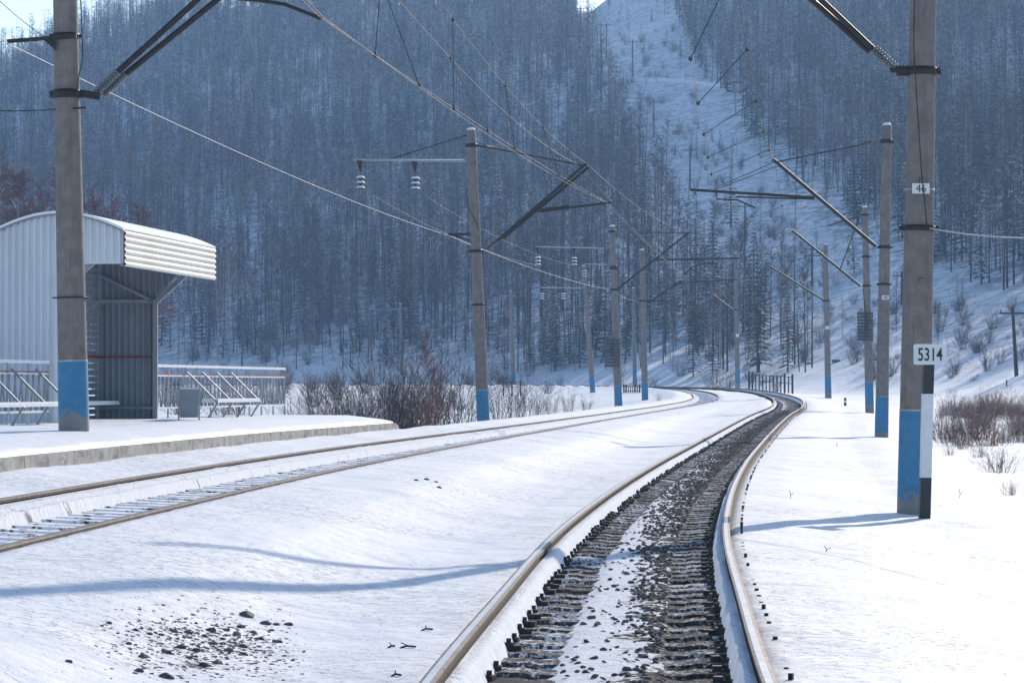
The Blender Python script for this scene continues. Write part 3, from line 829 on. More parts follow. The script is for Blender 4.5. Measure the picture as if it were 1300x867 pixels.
# --- left-hand row
L1 = Pole((94, 547), (76, -330), 38.0, 'thick weathered concrete pole standing on the snowy platform before the shelter', blue_h=.99)
L1.clamp(120, .12); L1.clamp(46, .06)
L1.part('wire_bracket', lambda mb: (mb.bar(L1.P(9, 53, -.2), L1.P(97, 46, -.2), .05, .055, M['iron']), mb.add([L1.P(54, 50, -.21), L1.P(71, 49, -.21), L1.P(71, 65, -.21), L1.P(54, 50, -.17), L1.P(71, 49, -.17), L1.P(71, 65, -.17)], [(0, 2, 1), (3, 4, 5), (0, 1, 4, 3), (1, 2, 5, 4), (2, 0, 3, 5)], M['iron'])))
L1.part('bracket', lambda mb: (mb.bar(L1.P(98, 118), L1.P(127, 123), .11, .10, M['iron']), mb.tube([L1.P(72, 116, -.26), L1.P(127, 120, -.1)], .02, M['iron'], 6)))
L1.ins((122, 118), (150, 90), .075, 'glass_ins', 9); L1.ins((131, 121), (160, 93), .075, 'glass_ins', 9, .12)
L1.rod('strut', (150, 91), (297, -42), .044); L1.rod('strut', (160, 94), (318, -34), .044, dy=(.12, .12))
L1.part('registration_arm', lambda mb: mb.tube([L1.P(296, -2, 1), L1.P(330, 1, 1), L1.P(362, 6, 1), L1.P(408, 24, 1)], .03, M['iron'], 8))
L1.part('conduit', lambda mb: mb.tube([L1.P(95, -60, .03), L1.P(99.5, 100, .03), L1.P(102, 200, .03), L1.P(103.5, 258, .03)], .017, M['iron_rust'], 8))
L1.part('earth_wire', lambda mb: mb.tube([L1.P(101, -20, -.2), L1.P(104, 30, -.2), L1.P(105, 76, -.2), L1.P(100, 96, -.2), L1.P(98, 116, -.2)], .008, M['iron'], 5))
L1.part('bolt', lambda mb: mb.tube([L1.P(92, 138, -.17), L1.P(109, 137, -.12)], .015, M['iron'], 6))
L1.clamp(378, .02)
L2 = Pole((614, 543), (598, 166), 88.5, 'concrete pole with two hanging insulators on a left arm, blue foot in the bushes', blue_h=1.24)
L2.clamp(185, .12); L2.clamp(319, .10); L2.clamp(387, .06)
L2.part('side_arm', lambda mb: (mb.tube([L2.P(449, 203), L2.P(592, 205)], .035, M['galv'], 8), mb.box(L2.P(520, 203), ((592 - 449) * L2.y / F * .96, .05, .03), M['snow'])))
L2.rod('arm_stay', (496, 202), (592, 172), .02)
def hang(P, px, py_bar, py_top, py_bot, wpx, dy=0):
    k = P.y / F
    def f(mb):
        a = P.P(px - wpx * .35, py_bar, dy); b = P.P(px + wpx * .35, py_bar, dy); c = P.P(px + wpx * .1, py_top, dy)
        o_ = Vector((0, .02, 0)); mb.add([a - o_, b - o_, c - o_, a + o_, b + o_, c + o_], [(0, 1, 2), (5, 4, 3), (0, 3, 4, 1), (1, 4, 5, 2), (2, 5, 3, 0)], M['iron'])
    P.part('insulator_hanger', f)
    insx = px + wpx * .1
    def g(mb):
        n = 3; H = (py_bot - py_top) * k; r = wpx * k * .5
        for i in range(n):
            base = P.P(insx, py_top, dy) - Vector((0, 0, H * (i + 1) / n))
            mb.lathe(base, [(r * .3, -H / n * .05), (r, 0), (r * .98, H / n * .12), (r * .62, H / n * .45), (r * .22, H / n * .7), (r * .2, H / n)], M['black'], 14)
    io = P.part('insulator', g)
    def g2(mb):
        n = 3; H = (py_bot - py_top) * k; r = wpx * k * .5
        for i in range(n):
            base = P.P(insx, py_top, dy) - Vector((0, 0, H * (i + 1) / n))
            mb.lathe(base, [(r * .96, H / n * .16), (r * .9, H / n * .32), (r * .6, H / n * .56), (r * .24, H / n * .68)], M['snow'], 14)
    so_ = MB(); g2(so_); so_ = so_.build('snow_cap', io)
hang(L2, 456.5, 204, 221, 240, 12); hang(L2, 526, 204, 222, 241, 12)
L2.ins((617, 187), (629, 189), .085, 'porcelain', 6)
L2.rod('stay_rod', (605, 185), (618, 187), .03); L2.rod('stay_rod', (628, 189), (745, 211), .025)
L2.part('bracket', lambda mb: (mb.bar(L2.P(568, 298), L2.P(609, 297), .07, .09, M['iron']), mb.bar(L2.P(575, 299), L2.P(600, 306), .05, .05, M['iron'])))
L2.ins((618, 316), (632, 305), .08, 'porcelain', 6)
L2.rod('strut', (630, 307), (745, 207), .05); L2.rod('strut', (638, 303), (747, 213), .05, dy=(.1, .1))
L2.rod('registration_arm', (684, 269), (776, 257), .045); L2.rod('lower_arm', (686, 267), (722, 262), .05)
L2.rod('arm_stay', (738, 214), (776, 257), .012)
L2.part('earth_wire', lambda mb: mb.tube([L2.P(592, 240, -.2), L2.P(594, 262, -.2), L2.P(609, 292, -.2)], .012, M['iron'], 5))
L3 = Pole((785.5, 522), (777, 288), 144, 'concrete pole with tension weights and bright left arm, second along the left line', blue_h=1.35)
L3.part('side_arm', lambda mb: mb.tube([L3.P(680, 313), L3.P(767, 315)], .05, M['galv'], 6))
hang(L3, 682, 313, 324, 337, 8); hang(L3, 728, 314, 325, 337, 8)
L3.clamp(294, .12); L3.clamp(340, .2); L3.clamp(368, .12)
L3.ins((783, 296), (797, 294), .1, 'glass_ins', 3); L3.rod('stay_rod', (797, 295), (872, 296), .02)
L3.rod('strut', (784, 367), (875, 295), .055); L3.rod('registration_arm', (831, 330), (938, 328), .05)
L3.part('drop_bracket', lambda mb: mb.tube([L3.P(915, 322), L3.P(911, 335), L3.P(895, 334), L3.P(880, 339), L3.P(866, 350)], .035, M['iron'], 6))
weights(L3, 767, 788, 430, 466, -.8)
L4 = Pole((819, 513), (815, 318), 171, 'concrete pole with blue foot standing just right of the weighted left pole')
L4.clamp(382, .12); L4.rod('strut', (822, 385), (865, 357), .06); L4.rod('registration_arm', (854, 360), (935, 355), .05); L4.rod('side_arm', (796, 383), (845, 382), .05); L4.rod('stay_rod', (818, 322), (834, 329), .035)
L5 = Pole((752.5, 498), (741, 338), 214, 'leaning concrete pole with blue foot beyond the snow hollow')
L5.rod('side_arm', (686, 365), (744, 366), .05, 'galv'); L5.rod('side_arm', (741, 335), (771, 336), .04, 'galv')
hang(L5, 687, 366, 371, 380, 6); hang(L5, 714, 366, 371, 380, 6); hang(L5, 741, 336, 342, 352, 7)
L6 = Pole((806, 488), (804, 366), 272, 'thin distant concrete pole between two blue-footed poles', blue_h=1.6)
L6.rod('side_arm', (796, 382), (822, 381), .05)
FP = []
for (bx, by, tx_, ty_, y, lab) in [(652, 488, 648, 370, 286, 'distant pole with blueish foot behind the bushes right of the first left pole'),
                                   (511, 486, 508, 386, 335, 'pale distant pole joined by a cross wire to a darker one'),
                                   (472, 486, 470, 393, 352, 'dark distant pole left of a paler one by the far track'),
                                   (355, 466, 350, 396, 372, 'faint lattice pole at the foot of the forest above the railing end')]:
    p = Pole((bx, by), (tx_, ty_), y, lab, band=(by == 488), r0=.24, r1=.15); FP.append(p)
    p.rod('side_arm', (tx_ - 14, ty_ + 6), (tx_ + 8, ty_ + 6), .05, 'galv')
    p.ins((tx_ - 12, ty_ + 7), (tx_ - 12, ty_ + 13), .12, 'glass_ins', 3)

# ------------------------------------------------------------------ overhead wires
def wire(name, pts, r, m, label, sag=0.0, group=None, n=14):
    W = []
    for i in range(len(pts) - 1):
        a, b = Vector(pts[i]), Vector(pts[i + 1]); sg = sag[i] if isinstance(sag, (list, tuple)) else sag
        for k in range(n):
            t = k / n; p = a.lerp(b, t); p.z -= 4 * sg * t * (1 - t); W.append(p)
    W.append(Vector(pts[-1]))
    org = W[0].copy()
    mb = MB(); mb.tube([p - org for p in W], r, M[m], 5); o = mb.build(name, None, org)
    return tag(o, label, 'wire', group), W
def off(v, x=0, y=0, z=0): return Vector(v) + Vector((x, y, z))
# left line
cl1, cl2, cl3, cl4, cl5 = at(406, 22, 38.9), at(772, 258, 88.5), at(868, 349, 144), at(900, 357, 171), at(880, 384, 228)
ct_end = at(760, 400, 300)
_, WC = wire('contact_wire', [at(150, -260, 18), cl1, cl2, cl3, cl5, ct_end], .0055, 'wire', 'lower of the two copper contact wires above the left track', [.05, .12, .1, .1, .1])
wire('contact_wire', [off(at(150, -260, 18), .1), off(cl1, .05), off(cl2, -.1, 0, .03), off(cl3, -.05), cl5], .0055, 'wire', 'second copper contact wire running close beside the lower one', [.05, .22, .1, .1])
ml2, ml3, ml4 = at(745, 208, 88.5), at(874, 294, 144), at(905, 340, 200)
ml1 = off(cl1, .25, -1, 2.3)
_, WM = wire('messenger_wire', [at(330, -800, 14), ml1, ml2, ml3, ml4], .008, 'wire', 'upper sagging carrier wire above the left track ending at the slanted strut', [.3, .55, .4, .3])
_, WM2 = wire('messenger_wire', [off(at(330, -800, 14), -.4), off(ml1, -.75, 0, -.1), off(ml2, -.35, 0, .0)], .008, 'wire', 'second sagging carrier wire left of the upper one above the left track', [.3, .6])
def at_y(W, y):
    for a, b in zip(W[:-1], W[1:]):
        if min(a.y, b.y) <= y <= max(a.y, b.y) and a.y != b.y: return a.lerp(b, (y - a.y) / (b.y - a.y))
    return W[-1]
def dropper(y0, y1, WA, WB, label, group, loops=True):
    a = at_y(WA, y0); b = at_y(WB, y1)
    mb = MB(); mb.tube([Vector((0, 0, 0)), b - a], .009, M['wire_dark'], 5)
    for e in (Vector((0, 0, 0)), b - a): mb.lathe(e - Vector((0, 0, .04)), [(.02, 0), (.035, .03), (.035, .05), (.02, .08)], M['iron'], 8)
    tag(mb.build('dropper_wire', None, a), label, 'wire', group)
GD = 'droppers of the left line'
for y in (43, 52.0, 62, 72, 81): dropper(y, y + .6, WM, WC, 'thin dark dropper joining the carrier and contact wires of the left track', GD)
for y in (47, 56.5): dropper(y, y + 1.2, WM2, WC, 'thin dark dropper from the second carrier wire of the left track', 'droppers of the second carrier')
for y in (100, 115, 130): dropper(y, y, WM, WC, 'far dropper beyond the first left pole above the left track', 'far droppers of the left line')
# right line
cr1, cr2, cr3, cr4 = at(862, -14, 34.5), at(907, 241, 84.5), at(1000, 325, 132), at(985, 375, 176)
mr1, mr2, mr3, mr4 = off(cr1, .5, 0, 1.9), at(983, 203, 84.5), at(1006, 291, 132), at(977, 338, 176)
_, WCR = wire('contact_wire', [at(700, -500, 14), cr1, cr2, cr3, cr4, at(880, 390, 225), at(700, 402, 290)], .0055, 'wire', 'copper contact wire above the right-hand track', [0, .12, .1, .1, .1, .1])
_, WMR = wire('messenger_wire', [at(760, -1000, 14), mr1, mr2, mr3, mr4, at(905, 374, 228)], .010, 'wire_dark', 'dark carrier wire with clamps above the right-hand track', [.2, .9, .7, .5, .5])
for y in (42, 50, 58, 66, 74): dropper(y, y + .8, WMR, WCR, 'dark dropper hanging from the carrier wire above the right-hand track', 'droppers of the right line')
for y in (100, 116, 150): dropper(y, y, WMR, WCR, 'far dropper above the right-hand track near the bend', 'far droppers of the right line')
mb = MB(); c = at(934, 111, 62); ring = [Vector((math.cos(a) * .24, 0, math.sin(a) * .12)) for a in np.linspace(0, 6.283, 20)]
mb.tube(ring, .010, M['wire_dark'], 5, cap=False); tag(mb.build('jumper_loop', None, c), 'dark wire loop hanging among the droppers at upper right', 'wire loop')
# pale feeder on the side brackets
wire('feeder_wire', [at(-300, -180, 24), at(13, 57, 37.8), at(572, 300, 88.4), at(775, 368, 143.8), at(812, 384, 170.8)], .0058, 'wire_pale', 'bright pale wire sloping down from top left across the forest to the pole brackets', [.05, .2, .2, .1])
wire('feeder_wire', [at(-150, 200, 105), at(458, 240, 88.5), at(682, 337, 144), at(688, 380, 214)], .006, 'wire', 'thin brown wire hung under the outer insulator of the left arm', [0.1, .35, .4])
wire('feeder_wire', [at(-150, 194, 112), at(527, 241, 88.5), at(728, 337, 144), at(715, 380, 214)], .006, 'wire', 'thin brown wire hung under the inner insulator of the left arm', [.1, .35, .4])
wire('feeder_wire', [at(-120, 143, 37.5), at(0, 141, 37.8), at(72, 139, 37.9)], .009, 'wire_dark', 'short dark level wire entering from the left edge to the platform pole', .01)
wire('feeder_wire', [at(0, 2, 36), at(72, 58, 37.9)], .006, 'wire_dark', 'thin dark wire slanting at the top left corner', .03)
wire('feeder_wire', [at(1181, 290, 34.3), at(1312, 302, 31), at(1700, 250, 24)], .011, 'wire_pale', 'copper-bright wire sagging right from the clamp of pole 46', [.03, .2])
wire('cross_wire', [at(470, 393, 352), at(508, 393, 335)], .02, 'wire_pale', 'faint wire between the two distant poles', .1)

# ------------------------------------------------------------------ kilometre post
kp = at(1173, 663, 33.4); kk = 33.4 / F
root = empty('kilometre_post', kp, 'black and white banded post with white board reading 5314', 'kilometre post')
def seg(py0, py1, px0, px1, m, name):
    a = at(px0, py0, 33.4) - kp; b = at(px1, py1, 33.4) - kp
    mb = MB(); wd = 13.5 * kk
    q = (b - a).normalized()
    vs = []
    for p in (a, b):
        for sx, sy in ((-.5, -.5), (.5, -.5), (.5, .5), (-.5, .5)): vs.append(p + Vector((sx * wd, sy * wd, 0)))
    mb.add(vs, [(0, 1, 2, 3)[::-1], (4, 5, 6, 7), (0, 1, 5, 4), (1, 2, 6, 5), (2, 3, 7, 6), (3, 0, 4, 7)], M[m]); mb.build(name, root)
seg(690, 606, 1172.5, 1175, 'black', 'foot_band'); seg(606, 500, 1175, 1177.5, 'white', 'white_band'); seg(500, 462, 1177.5, 1178.5, 'black', 'top_band')
c = at(1179.5, 450, 33.4) - kp - Vector((0, .085, 0))
mb = MB(); bw, bh, cr_ = 42 * kk, 26 * kk, .02
pts = []
for cx, cz, a0 in ((bw / 2 - cr_, bh / 2 - cr_, 0), (-bw / 2 + cr_, bh / 2 - cr_, 90), (-bw / 2 + cr_, -bh / 2 + cr_, 180), (bw / 2 - cr_, -bh / 2 + cr_, 270)):
    for a in (0, 45, 90): pts.append((cx + cr_ * math.cos(R(a0 + a)), cz + cr_ * math.sin(R(a0 + a))))
n = len(pts)
mb.add([c + Vector((x, -.004, z)) for x, z in pts] + [c + Vector((x, .004, z)) for x, z in pts],
       [tuple(range(n))[::-1], tuple(range(n, 2 * n))] + [(k, (k + 1) % n, n + (k + 1) % n, n + k) for k in range(n)], M['plate'])
bd = mb.build('number_board', root)
text_mesh('5314', c + Vector((0, -.009, 0)), bh * .64, bd, bw * .74)
mb = MB(); mb.box(c + Vector((0, .03, -bh * .35)), (.05, .06, .10), M['iron']); mb.build('board_bracket', root)

# small banded marker peg and a snowy boulder near the bend
p = at(1073, 514, 150); root = empty('marker_peg', p, 'tiny black and white peg standing in the snow near the bend', 'peg')
mb = MB(); mb.box((0, 0, -.05), (.13, .13, .34), M['black']); mb.build('lower_band', root)
mb = MB(); mb.box((0, 0, .19), (.13, .13, .14), M['white']); mb.build('middle_band', root)
mb = MB(); mb.box((0, 0, .33), (.13, .13, .14), M['black']); mb.build('top_band', root)
def boulder(px, py, wpx, label):
    p = hit(px, py, 140, 500); r = wpx * p.y / F / 2; root = empty('boulder', p, label, 'boulder')
    Vt, Tt = ICOS[2]; me = np_mesh('rock', Vt * r, Tt, [M['stone']]); o = link(bpy.data.objects.new('rock', me)); o.parent = root; o.location.z = r * .2
    Vt, Tt = ico(3, 9, .5); me = np_mesh('snow_cap', Vt * r * np.array([1.0, 1.0, .9]), Tt, [M['snow']], None, True); o = link(bpy.data.objects.new('snow_cap', me)); o.parent = root; o.location.z = r * .52
boulder(1062, 461, 14, 'snow-capped boulder on the slope behind the fourth right pole')
boulder(1028, 463, 9, 'smaller snow-capped boulder left of the fourth right pole')

# ------------------------------------------------------------------ platform
sp0, sp1 = stations(TL, -28, 60.6)
st = np.arange(sp0, sp1, .8)
Vp = []; prp = [(-1.98, -.55), (-1.98, .19), (-2.06, .20), (-2.06, .225), (-2.3, .27), (-3.1, .355), (-4.4, .375), (-8.5, .37), (-8.8, .35), (-8.8, -1.8)]
V, Fc, mi = sweep(TL, prp, list(st), None, [1, 1, 0, 0, 0, 0, 0, 0, 1])
rr_ = np.random.default_rng(5)
V = V.copy(); npf = len(prp)
for k in (4, 5, 6, 7): V[k::npf, 2] += rr_.normal(0, .012, len(V[k::npf]))
# ramped end
i_last = len(st) - 1
e = V[i_last * npf:(i_last + 1) * npf]
x, y, z, tx, ty = frame_at(TL, st[-1])
toe = e.copy(); toe[:, 0] += tx * 2.0; toe[:, 1] += ty * 2.0
toe[1:9, 2] = z - .30; toe[0, 2] = z - .55
V = np.vstack([V, toe]); a = i_last * npf; b = a + npf
Fe = [(b + k, b + k + 1, a + k + 1, a + k) for k in range(npf - 1)]
Fc = np.vstack([Fc[:, ::-1] if False else Fc, np.array(Fe)]); mi = list(mi) + [1, 1, 1, 1, 1, 1, 1, 1, 1]
org = np.array([-6.5, 40, EYE - .7])
me = np_mesh('station_platform', V - org, Fc, [M['snow'], M['concrete_edge']], mi, False)
for pl in me.polygons: pl.use_smooth = (pl.material_index == 0)
o = link(bpy.data.objects.new('station_platform', me)); o.location = org
tag(o, 'low snow-covered concrete platform with ramped end beside the left track', 'platform')
# snow heaped on the platform edge, uneven rim
PLZ = lambda y: float(EYE - np.interp(y, *np.array(LEFTH).T) + .39)

# ------------------------------------------------------------------ shelter
def shelter():
    yn, yf = 46.0, 52.0
    zb = PLZ(48) - .08
    o0 = Vector((-8.98, yn, zb)); d = Vector((.86, 6.0, 0)).normalized(); L = Vector((.86, 6.0, 0)).length
    s = Vector((d.y, -d.x, 0))                         # across, towards the track
    root = empty('waiting_shelter', o0 + s * .6 + d * L / 2, 'corrugated metal waiting shelter with curved roof and cream fascia on the platform', 'shelter')
    r0 = root.location
    def W(a, b, h): return o0 + s * a + d * b + Vector((0, 0, h)) - r0
    D, C = 1.20, 2.36                                  # wall depth, canopy reach
    def arch(a):                                       # roof height over offset
        t = (a + .15) / (C + .15); return 3.16 + .58 * math.sin(math.pi * (.10 + .74 * t)) - .0 * t
    def corr_panel(mb, pts_fn, u0, u1, lo, hi, m, pitch=.125, amp=.048, vertical=True, nrm=None):
        """vertical ribs: u along, between lo(u) and hi(u)"""
        n = int(round((u1 - u0) / pitch)) * 4; vs = []; fs = []
        for i in range(n + 1):
            u = u0 + (u1 - u0) * i / n; k = i % 4; a = amp if k in (1, 2) else 0
            vs += [pts_fn(u, lo(u), a), pts_fn(u, hi(u), a)]
        for i in range(n): fs.append((2 * i, 2 * i + 2, 2 * i + 3, 2 * i + 1))
        mb.add(vs, fs, m)
    # near end wall + canopy cheek
    mb = MB()
    corr_panel(mb, lambda u, h, a: W(u, -a, h), -.03, D, lambda u: -.05, lambda u: arch(u) - .03, M['panel_white'])
    corr_panel(mb, lambda u, h, a: W(u, -a, h), D, C - .02, lambda u: 2.87, lambda u: arch(u) - .03, M['panel_white'])
    mb.build('end_wall', root)
    mb = MB()                                          # inner lining so that the panel has thickness
    mb.add([W(0, .03, -.05), W(D, .03, -.05), W(D, .03, 2.87), W(C, .03, 2.87), W(C, .03, arch(C) - .04), W(D, .03, arch(D) - .04), W(0, .03, arch(0) - .04)], [(0, 1, 2, 3, 4, 5, 6)], M['panel_grey']); mb.build('end_lining', root)
    # far end wall
    mb = MB()
    corr_panel(mb, lambda u, h, a: W(u, L + a, h), -.03, D, lambda u: -.05, lambda u: arch(u) - .03, M['panel_grey'])
    corr_panel(mb, lambda u, h, a: W(u, L + a, h), D, C - .02, lambda u: 2.52 + .55 * min(1, (u - D) / .55), lambda u: arch(u) - .03, M['panel_grey'])
    mb.build('end_wall', root)
    # back wall of open louvres
    mb = MB(); z = .12
    while z < 3.15:
        mb.add([W(-.02, .05, z), W(-.02, L - .05, z), W(.05, L - .05, z + .085), W(.05, .05, z + .085), W(-.01, .05, z - .012), W(-.01, L - .05, z - .012), W(.06, L - .05, z + .073), W(.06, .05, z + .073)],
               [(0, 1, 2, 3), (7, 6, 5, 4), (0, 4, 5, 1), (3, 2, 6, 7), (0, 3, 7, 4), (1, 5, 6, 2)], M['panel_grey']); z += .125
    mb.build('louvre_wall', root)
    # frame
    for b in (0.06, L - .06):
        for a in (0.04, D):
            m_ = MB(); m_.bar(W(a, b, -.3), W(a, b, 2.45), .09, .09, M['frame_grey']); m_.build('post', root)
        m_ = MB(); m_.bar(W(D, b, 2.40), W(D + .62, b, 2.95), .09, .09, M['frame_grey']); m_.build('brace', root)
        m_ = MB(); m_.bar(W(0.04, b, 2.95), W(D, b, 2.40), .06, .06, M['frame_grey']); m_.build('brace', root)
        m_ = MB(); m_.bar(W(0, b, 2.42), W(D, b, 2.42), .06, .07, M['frame_grey']); m_.build('cross_bar', root)
        m_ = MB(); m_.bar(W(0, b, .35), W(D, b, .35), .05, .05, M['frame_grey']); m_.build('cross_bar', root)
    for b in (L / 3, 2 * L / 3):
        m_ = MB(); m_.bar(W(.04, b, -.3), W(.04, b, 3.1), .08, .08, M['frame_grey']); m_.build('post', root)
    # arched roof with snow rim
    n = 18; us = [-.18 + (C + .16 + .02) * i / n for i in range(n + 1)]
    def sheet(mb, b0, b1, dz0, dz1, m, sm=True):
        vs = []
        for u in us:
            for bb in (b0, b1):
                vs.append(W(u, bb, arch(u) + dz0)); vs.append(W(u, bb, arch(u) + dz1))
        fs = []
        for i in range(n):
            k = i * 4; j = k + 4
            fs += [(k + 1, k + 3, j + 3, j + 1), (k, j, j + 2, k + 2), (k, k + 1, j + 1, j), (k + 2, j + 2, j + 3, k + 3)]
        fs += [(0, 2, 3, 1), (n * 4, n * 4 + 1, n * 4 + 3, n * 4 + 2)]
        mb.add(vs, fs, m)
    mb = MB(); sheet(mb, -.10, L + .10, -.03, .0, M['panel_grey']); mb.build('roof', root)
    mb = MB(); sheet(mb, -.11, L + .09, .003, .045, M['snow']); rf = mb.build('roof_snow', root)
    # fascia with horizontal ribs
    mb = MB(); top = arch(C) + .02; bot = 2.83; nn = 6 * 4; vs = []; fs = []
    for i in range(nn + 1):
        h = bot + (top - bot) * i / nn; k = i % 4; a = .028 if k in (1, 2) else 0
        vs += [W(C + a, -.04, h), W(C + a, L + .04, h)]
    for i in range(nn): fs.append((2 * i, 2 * i + 1, 2 * i + 3, 2 * i + 2))
    mb.add(vs, fs, M['panel_cream']); mb.add([W(C - .02, -.04, bot), W(C - .02, L + .04, bot), W(C - .02, L + .04, top - .05), W(C - .02, -.04, top - .05)], [(0, 1, 2, 3)], M['panel_grey'])
    mb.build('fascia', root)
    mb = MB(); mb.bar(W(C - .06, 0, bot + .03), W(C - .06, L, bot + .03), .05, .05, M['frame_grey']); mb.build('cross_bar', root)
    # red stripe, bench
    mb = MB(); mb.bar(W(.10, L - .012, .98 + .36), W(D - .06, L - .012, 1.34), .012, .032, M['red']); mb.build('red_stripe', root)
    mb = MB(); mb.bar(W(.10, .25, 1.34), W(.10, L - .06, 1.34), .02, .05, M['red']); mb.build('red_stripe', root)
    bench = MB(); bench.bar(W(.34, .4, .44), W(.34, L - .25, .44), .40, .05, M['white']); bo = bench.build('bench', root)
    sb = MB(); sb.bar(W(.34, .42, .478), W(.34, L - .27, .478), .38, .02, M['snow']); sb.build('bench_snow', bo)
    for b in (1, 3, 5):
        lb = MB(); lb.bar(W(.34, b, -.1), W(.34, b, .41), .05, .05, M['frame_grey']); lb.build('leg', bo)
shelter()

# ------------------------------------------------------------------ railing with benches
def railing(a, b, label, benches, flip=1):
    """a, b: world ends (x, y); lattice balustrade"""
    a = Vector((a[0], a[1], PLZ(a[1]) - .02)); b = Vector((b[0], b[1], PLZ(b[1]) - .02)); d = b - a; L = d.length; dn = d.normalized(); s = Vector((dn.y, -dn.x, 0)).normalized()
    root = empty('railing', a, label, 'railing', 'platform railings')
    H = 1.12
    def W(t, h, o=0): return dn * t + Vector((0, 0, h)) + s * o
    mb = MB(); mb.bar(W(0, H), W(L, H), .06, .055, M['white']); mb.build('top_rail', root)
    mb = MB(); mb.bar(W(0, H - .20), W(L, H - .20), .03, .03, M['white']); mb.build('rail', root)
    mb = MB(); mb.bar(W(0, H - .165), W(L, H - .165), .034, .022, M['red']); mb.build('red_stripe', root)
    mb = MB(); mb.bar(W(0, .28), W(L, .28), .04, .04, M['white']); mb.build('rail', root)
    n = max(3, int(round(L / .95)))
    for k in range(n + 1):
        mb = MB(); mb.bar(W(L * k / n, -.3), W(L * k / n, H), .035, .035, M['galv'] if k else M['frame_grey']); mb.build('post', root)
    lat = MB(); m = int(L / .26)
    for k in range(m):
        t0 = L * k / m; t1 = L * (k + 1) / m; tm = (t0 + t1) / 2
        lat.bar(W(t0, .29, .012), W(tm, H - .21, .012), .022, .022, M['frame_grey']); lat.bar(W(tm, H - .21, -.012), W(t1, .29, -.012), .022, .022, M['frame_grey'])
    lat.build('lattice', root)
    for (t0, t1) in benches:
        be = MB(); be.bar(W(t0, .40, .52), W(t1, .40, .52), .36, .045, M['white']); bo = be.build('bench_seat', root)
        sn = MB(); sn.bar(W(t0 + .02, .438, .52), W(t1 - .02, .438, .52), .34, .03, M['snow']); sn.build('seat_snow', bo)
        k = max(1, int(round((t1 - t0) / 1.1)))
        for i in range(k + 1):
            t = t0 + (t1 - t0) * i / k
            br = MB(); br.bar(W(t, .36, .70), W(t, H - .12, .03), .035, .035, M['frame_grey']); br.bar(W(t, .37, .68), W(t, -.15, .35), .035, .035, M['frame_grey']); br.build('bench_brace', root)
railing((-9.4, 38.5), (-7.95, 45.6), 'white lattice railing with bench brackets left of the platform pole', [(1.2, 6.6)])
railing((-7.1, 52.6), (-5.30, 62.0), 'white lattice railing with a snowy bench right of the shelter', [(2.1, 5.2)])
# litter bin
p = Vector((-6.02, 49.6, PLZ(50) - .02)); root = empty('litter_bin', p, 'grey sheet-metal litter bin on two legs right of the shelter', 'litter bin', None, .12)
mb = MB(); mb.box((0, 0, .38), (.34, .28, .50), M['frame_grey']); mb.box((0, 0, .64), (.37, .31, .025), M['frame_grey']); mb.build('bin_body', root)
for sx in (-1, 1):
    mb = MB(); mb.bar((sx * .19, 0, -.1), (sx * .19, 0, .60), .03, .03, M['galv']); mb.build('leg', root)
mb = MB(); mb.box((0, 0, .668), (.33, .27, .03), M['snow']); mb.build('snow_cap', root)

# ------------------------------------------------------------------ small bridge railing at the bend
def post_fence(pa, pb, y0, y1, ph, n, label, thick=.05):
    a = at(pa[0], pa[1], y0); b = at(pb[0], pb[1], y1); root = empty('bridge_railing', a, label, 'railing', 'bridge railings')
    for k in range(n):
        q = (b - a) * k / (n - 1); mb = MB(); tall = 1.18 if k in (0, 1, n - 1, n - 3) else 1
        mb.bar(q + Vector((0, 0, -.5)), q + Vector((0, 0, ph * tall)), thick * (1.6 if tall > 1 else 1), thick, M['iron']); mb.build('post', root)
    for h in (.95, .5):
        mb = MB(); mb.bar(Vector((0, 0, ph * h)), (b - a) + Vector((0, 0, ph * h)), .04, .05, M['iron']); mb.build('rail', root)
post_fence((951, 491), (1006, 496), 215, 196, 1.05, 13, 'dark post railing of the small bridge outside the bend', .09)
post_fence((792, 503), (812, 503), 200, 196, .75, 8, 'dark post railing of the small culvert by the left poles', .07)
post_fence((639, 497), (661, 497), 205, 205, .75, 3, 'small dark frame standing at the edge of the snow hollow', .07)

# ------------------------------------------------------------------ trees
def tri_blade(V, T, Mi, a, b, wd, m, rr):
    d = b - a; s = np.cross(d, [rr.uniform(-1, 1), rr.uniform(-1, 1), rr.uniform(-.3, .3)]); n = np.linalg.norm(s)
    if n < 1e-6: return
    s = s / n * wd / 2; k = len(V); V += [a - s, a + s, b]; T.append((k, k + 1, k + 2)); Mi.append(m)
def trunk_geo(V, T, Mi, H, r, m, rr, lean=.02, segs=4, sides=5, fork=0):
    k0 = len(V); pts = []
    x = y = 0
    for i in range(segs + 1):
        t = i / segs; pts.append(np.array([x, y, H * t - (.4 if i == 0 else 0)])); x += rr.uniform(-lean, lean) * H / segs; y += rr.uniform(-lean, lean) * H / segs
    for i, p in enumerate(pts):
        rad = r * (1 - i / segs) ** .8 + .012
        for k in range(sides):
            a = 2 * math.pi * k / sides; V.append(p + np.array([math.cos(a) * rad, math.sin(a) * rad, 0]))
    for i in range(segs):
        for k in range(sides):
            a_, b_ = k0 + i * sides + k, k0 + i * sides + (k + 1) % sides
            T.append((a_, b_, b_ + sides)); T.append((a_, b_ + sides, a_ + sides)); Mi += [m, m]
    return pts
def on_trunk(pts, t):
    f = t * (len(pts) - 1); i = min(int(f), len(pts) - 2); return pts[i] + (pts[i + 1] - pts[i]) * (f - i)
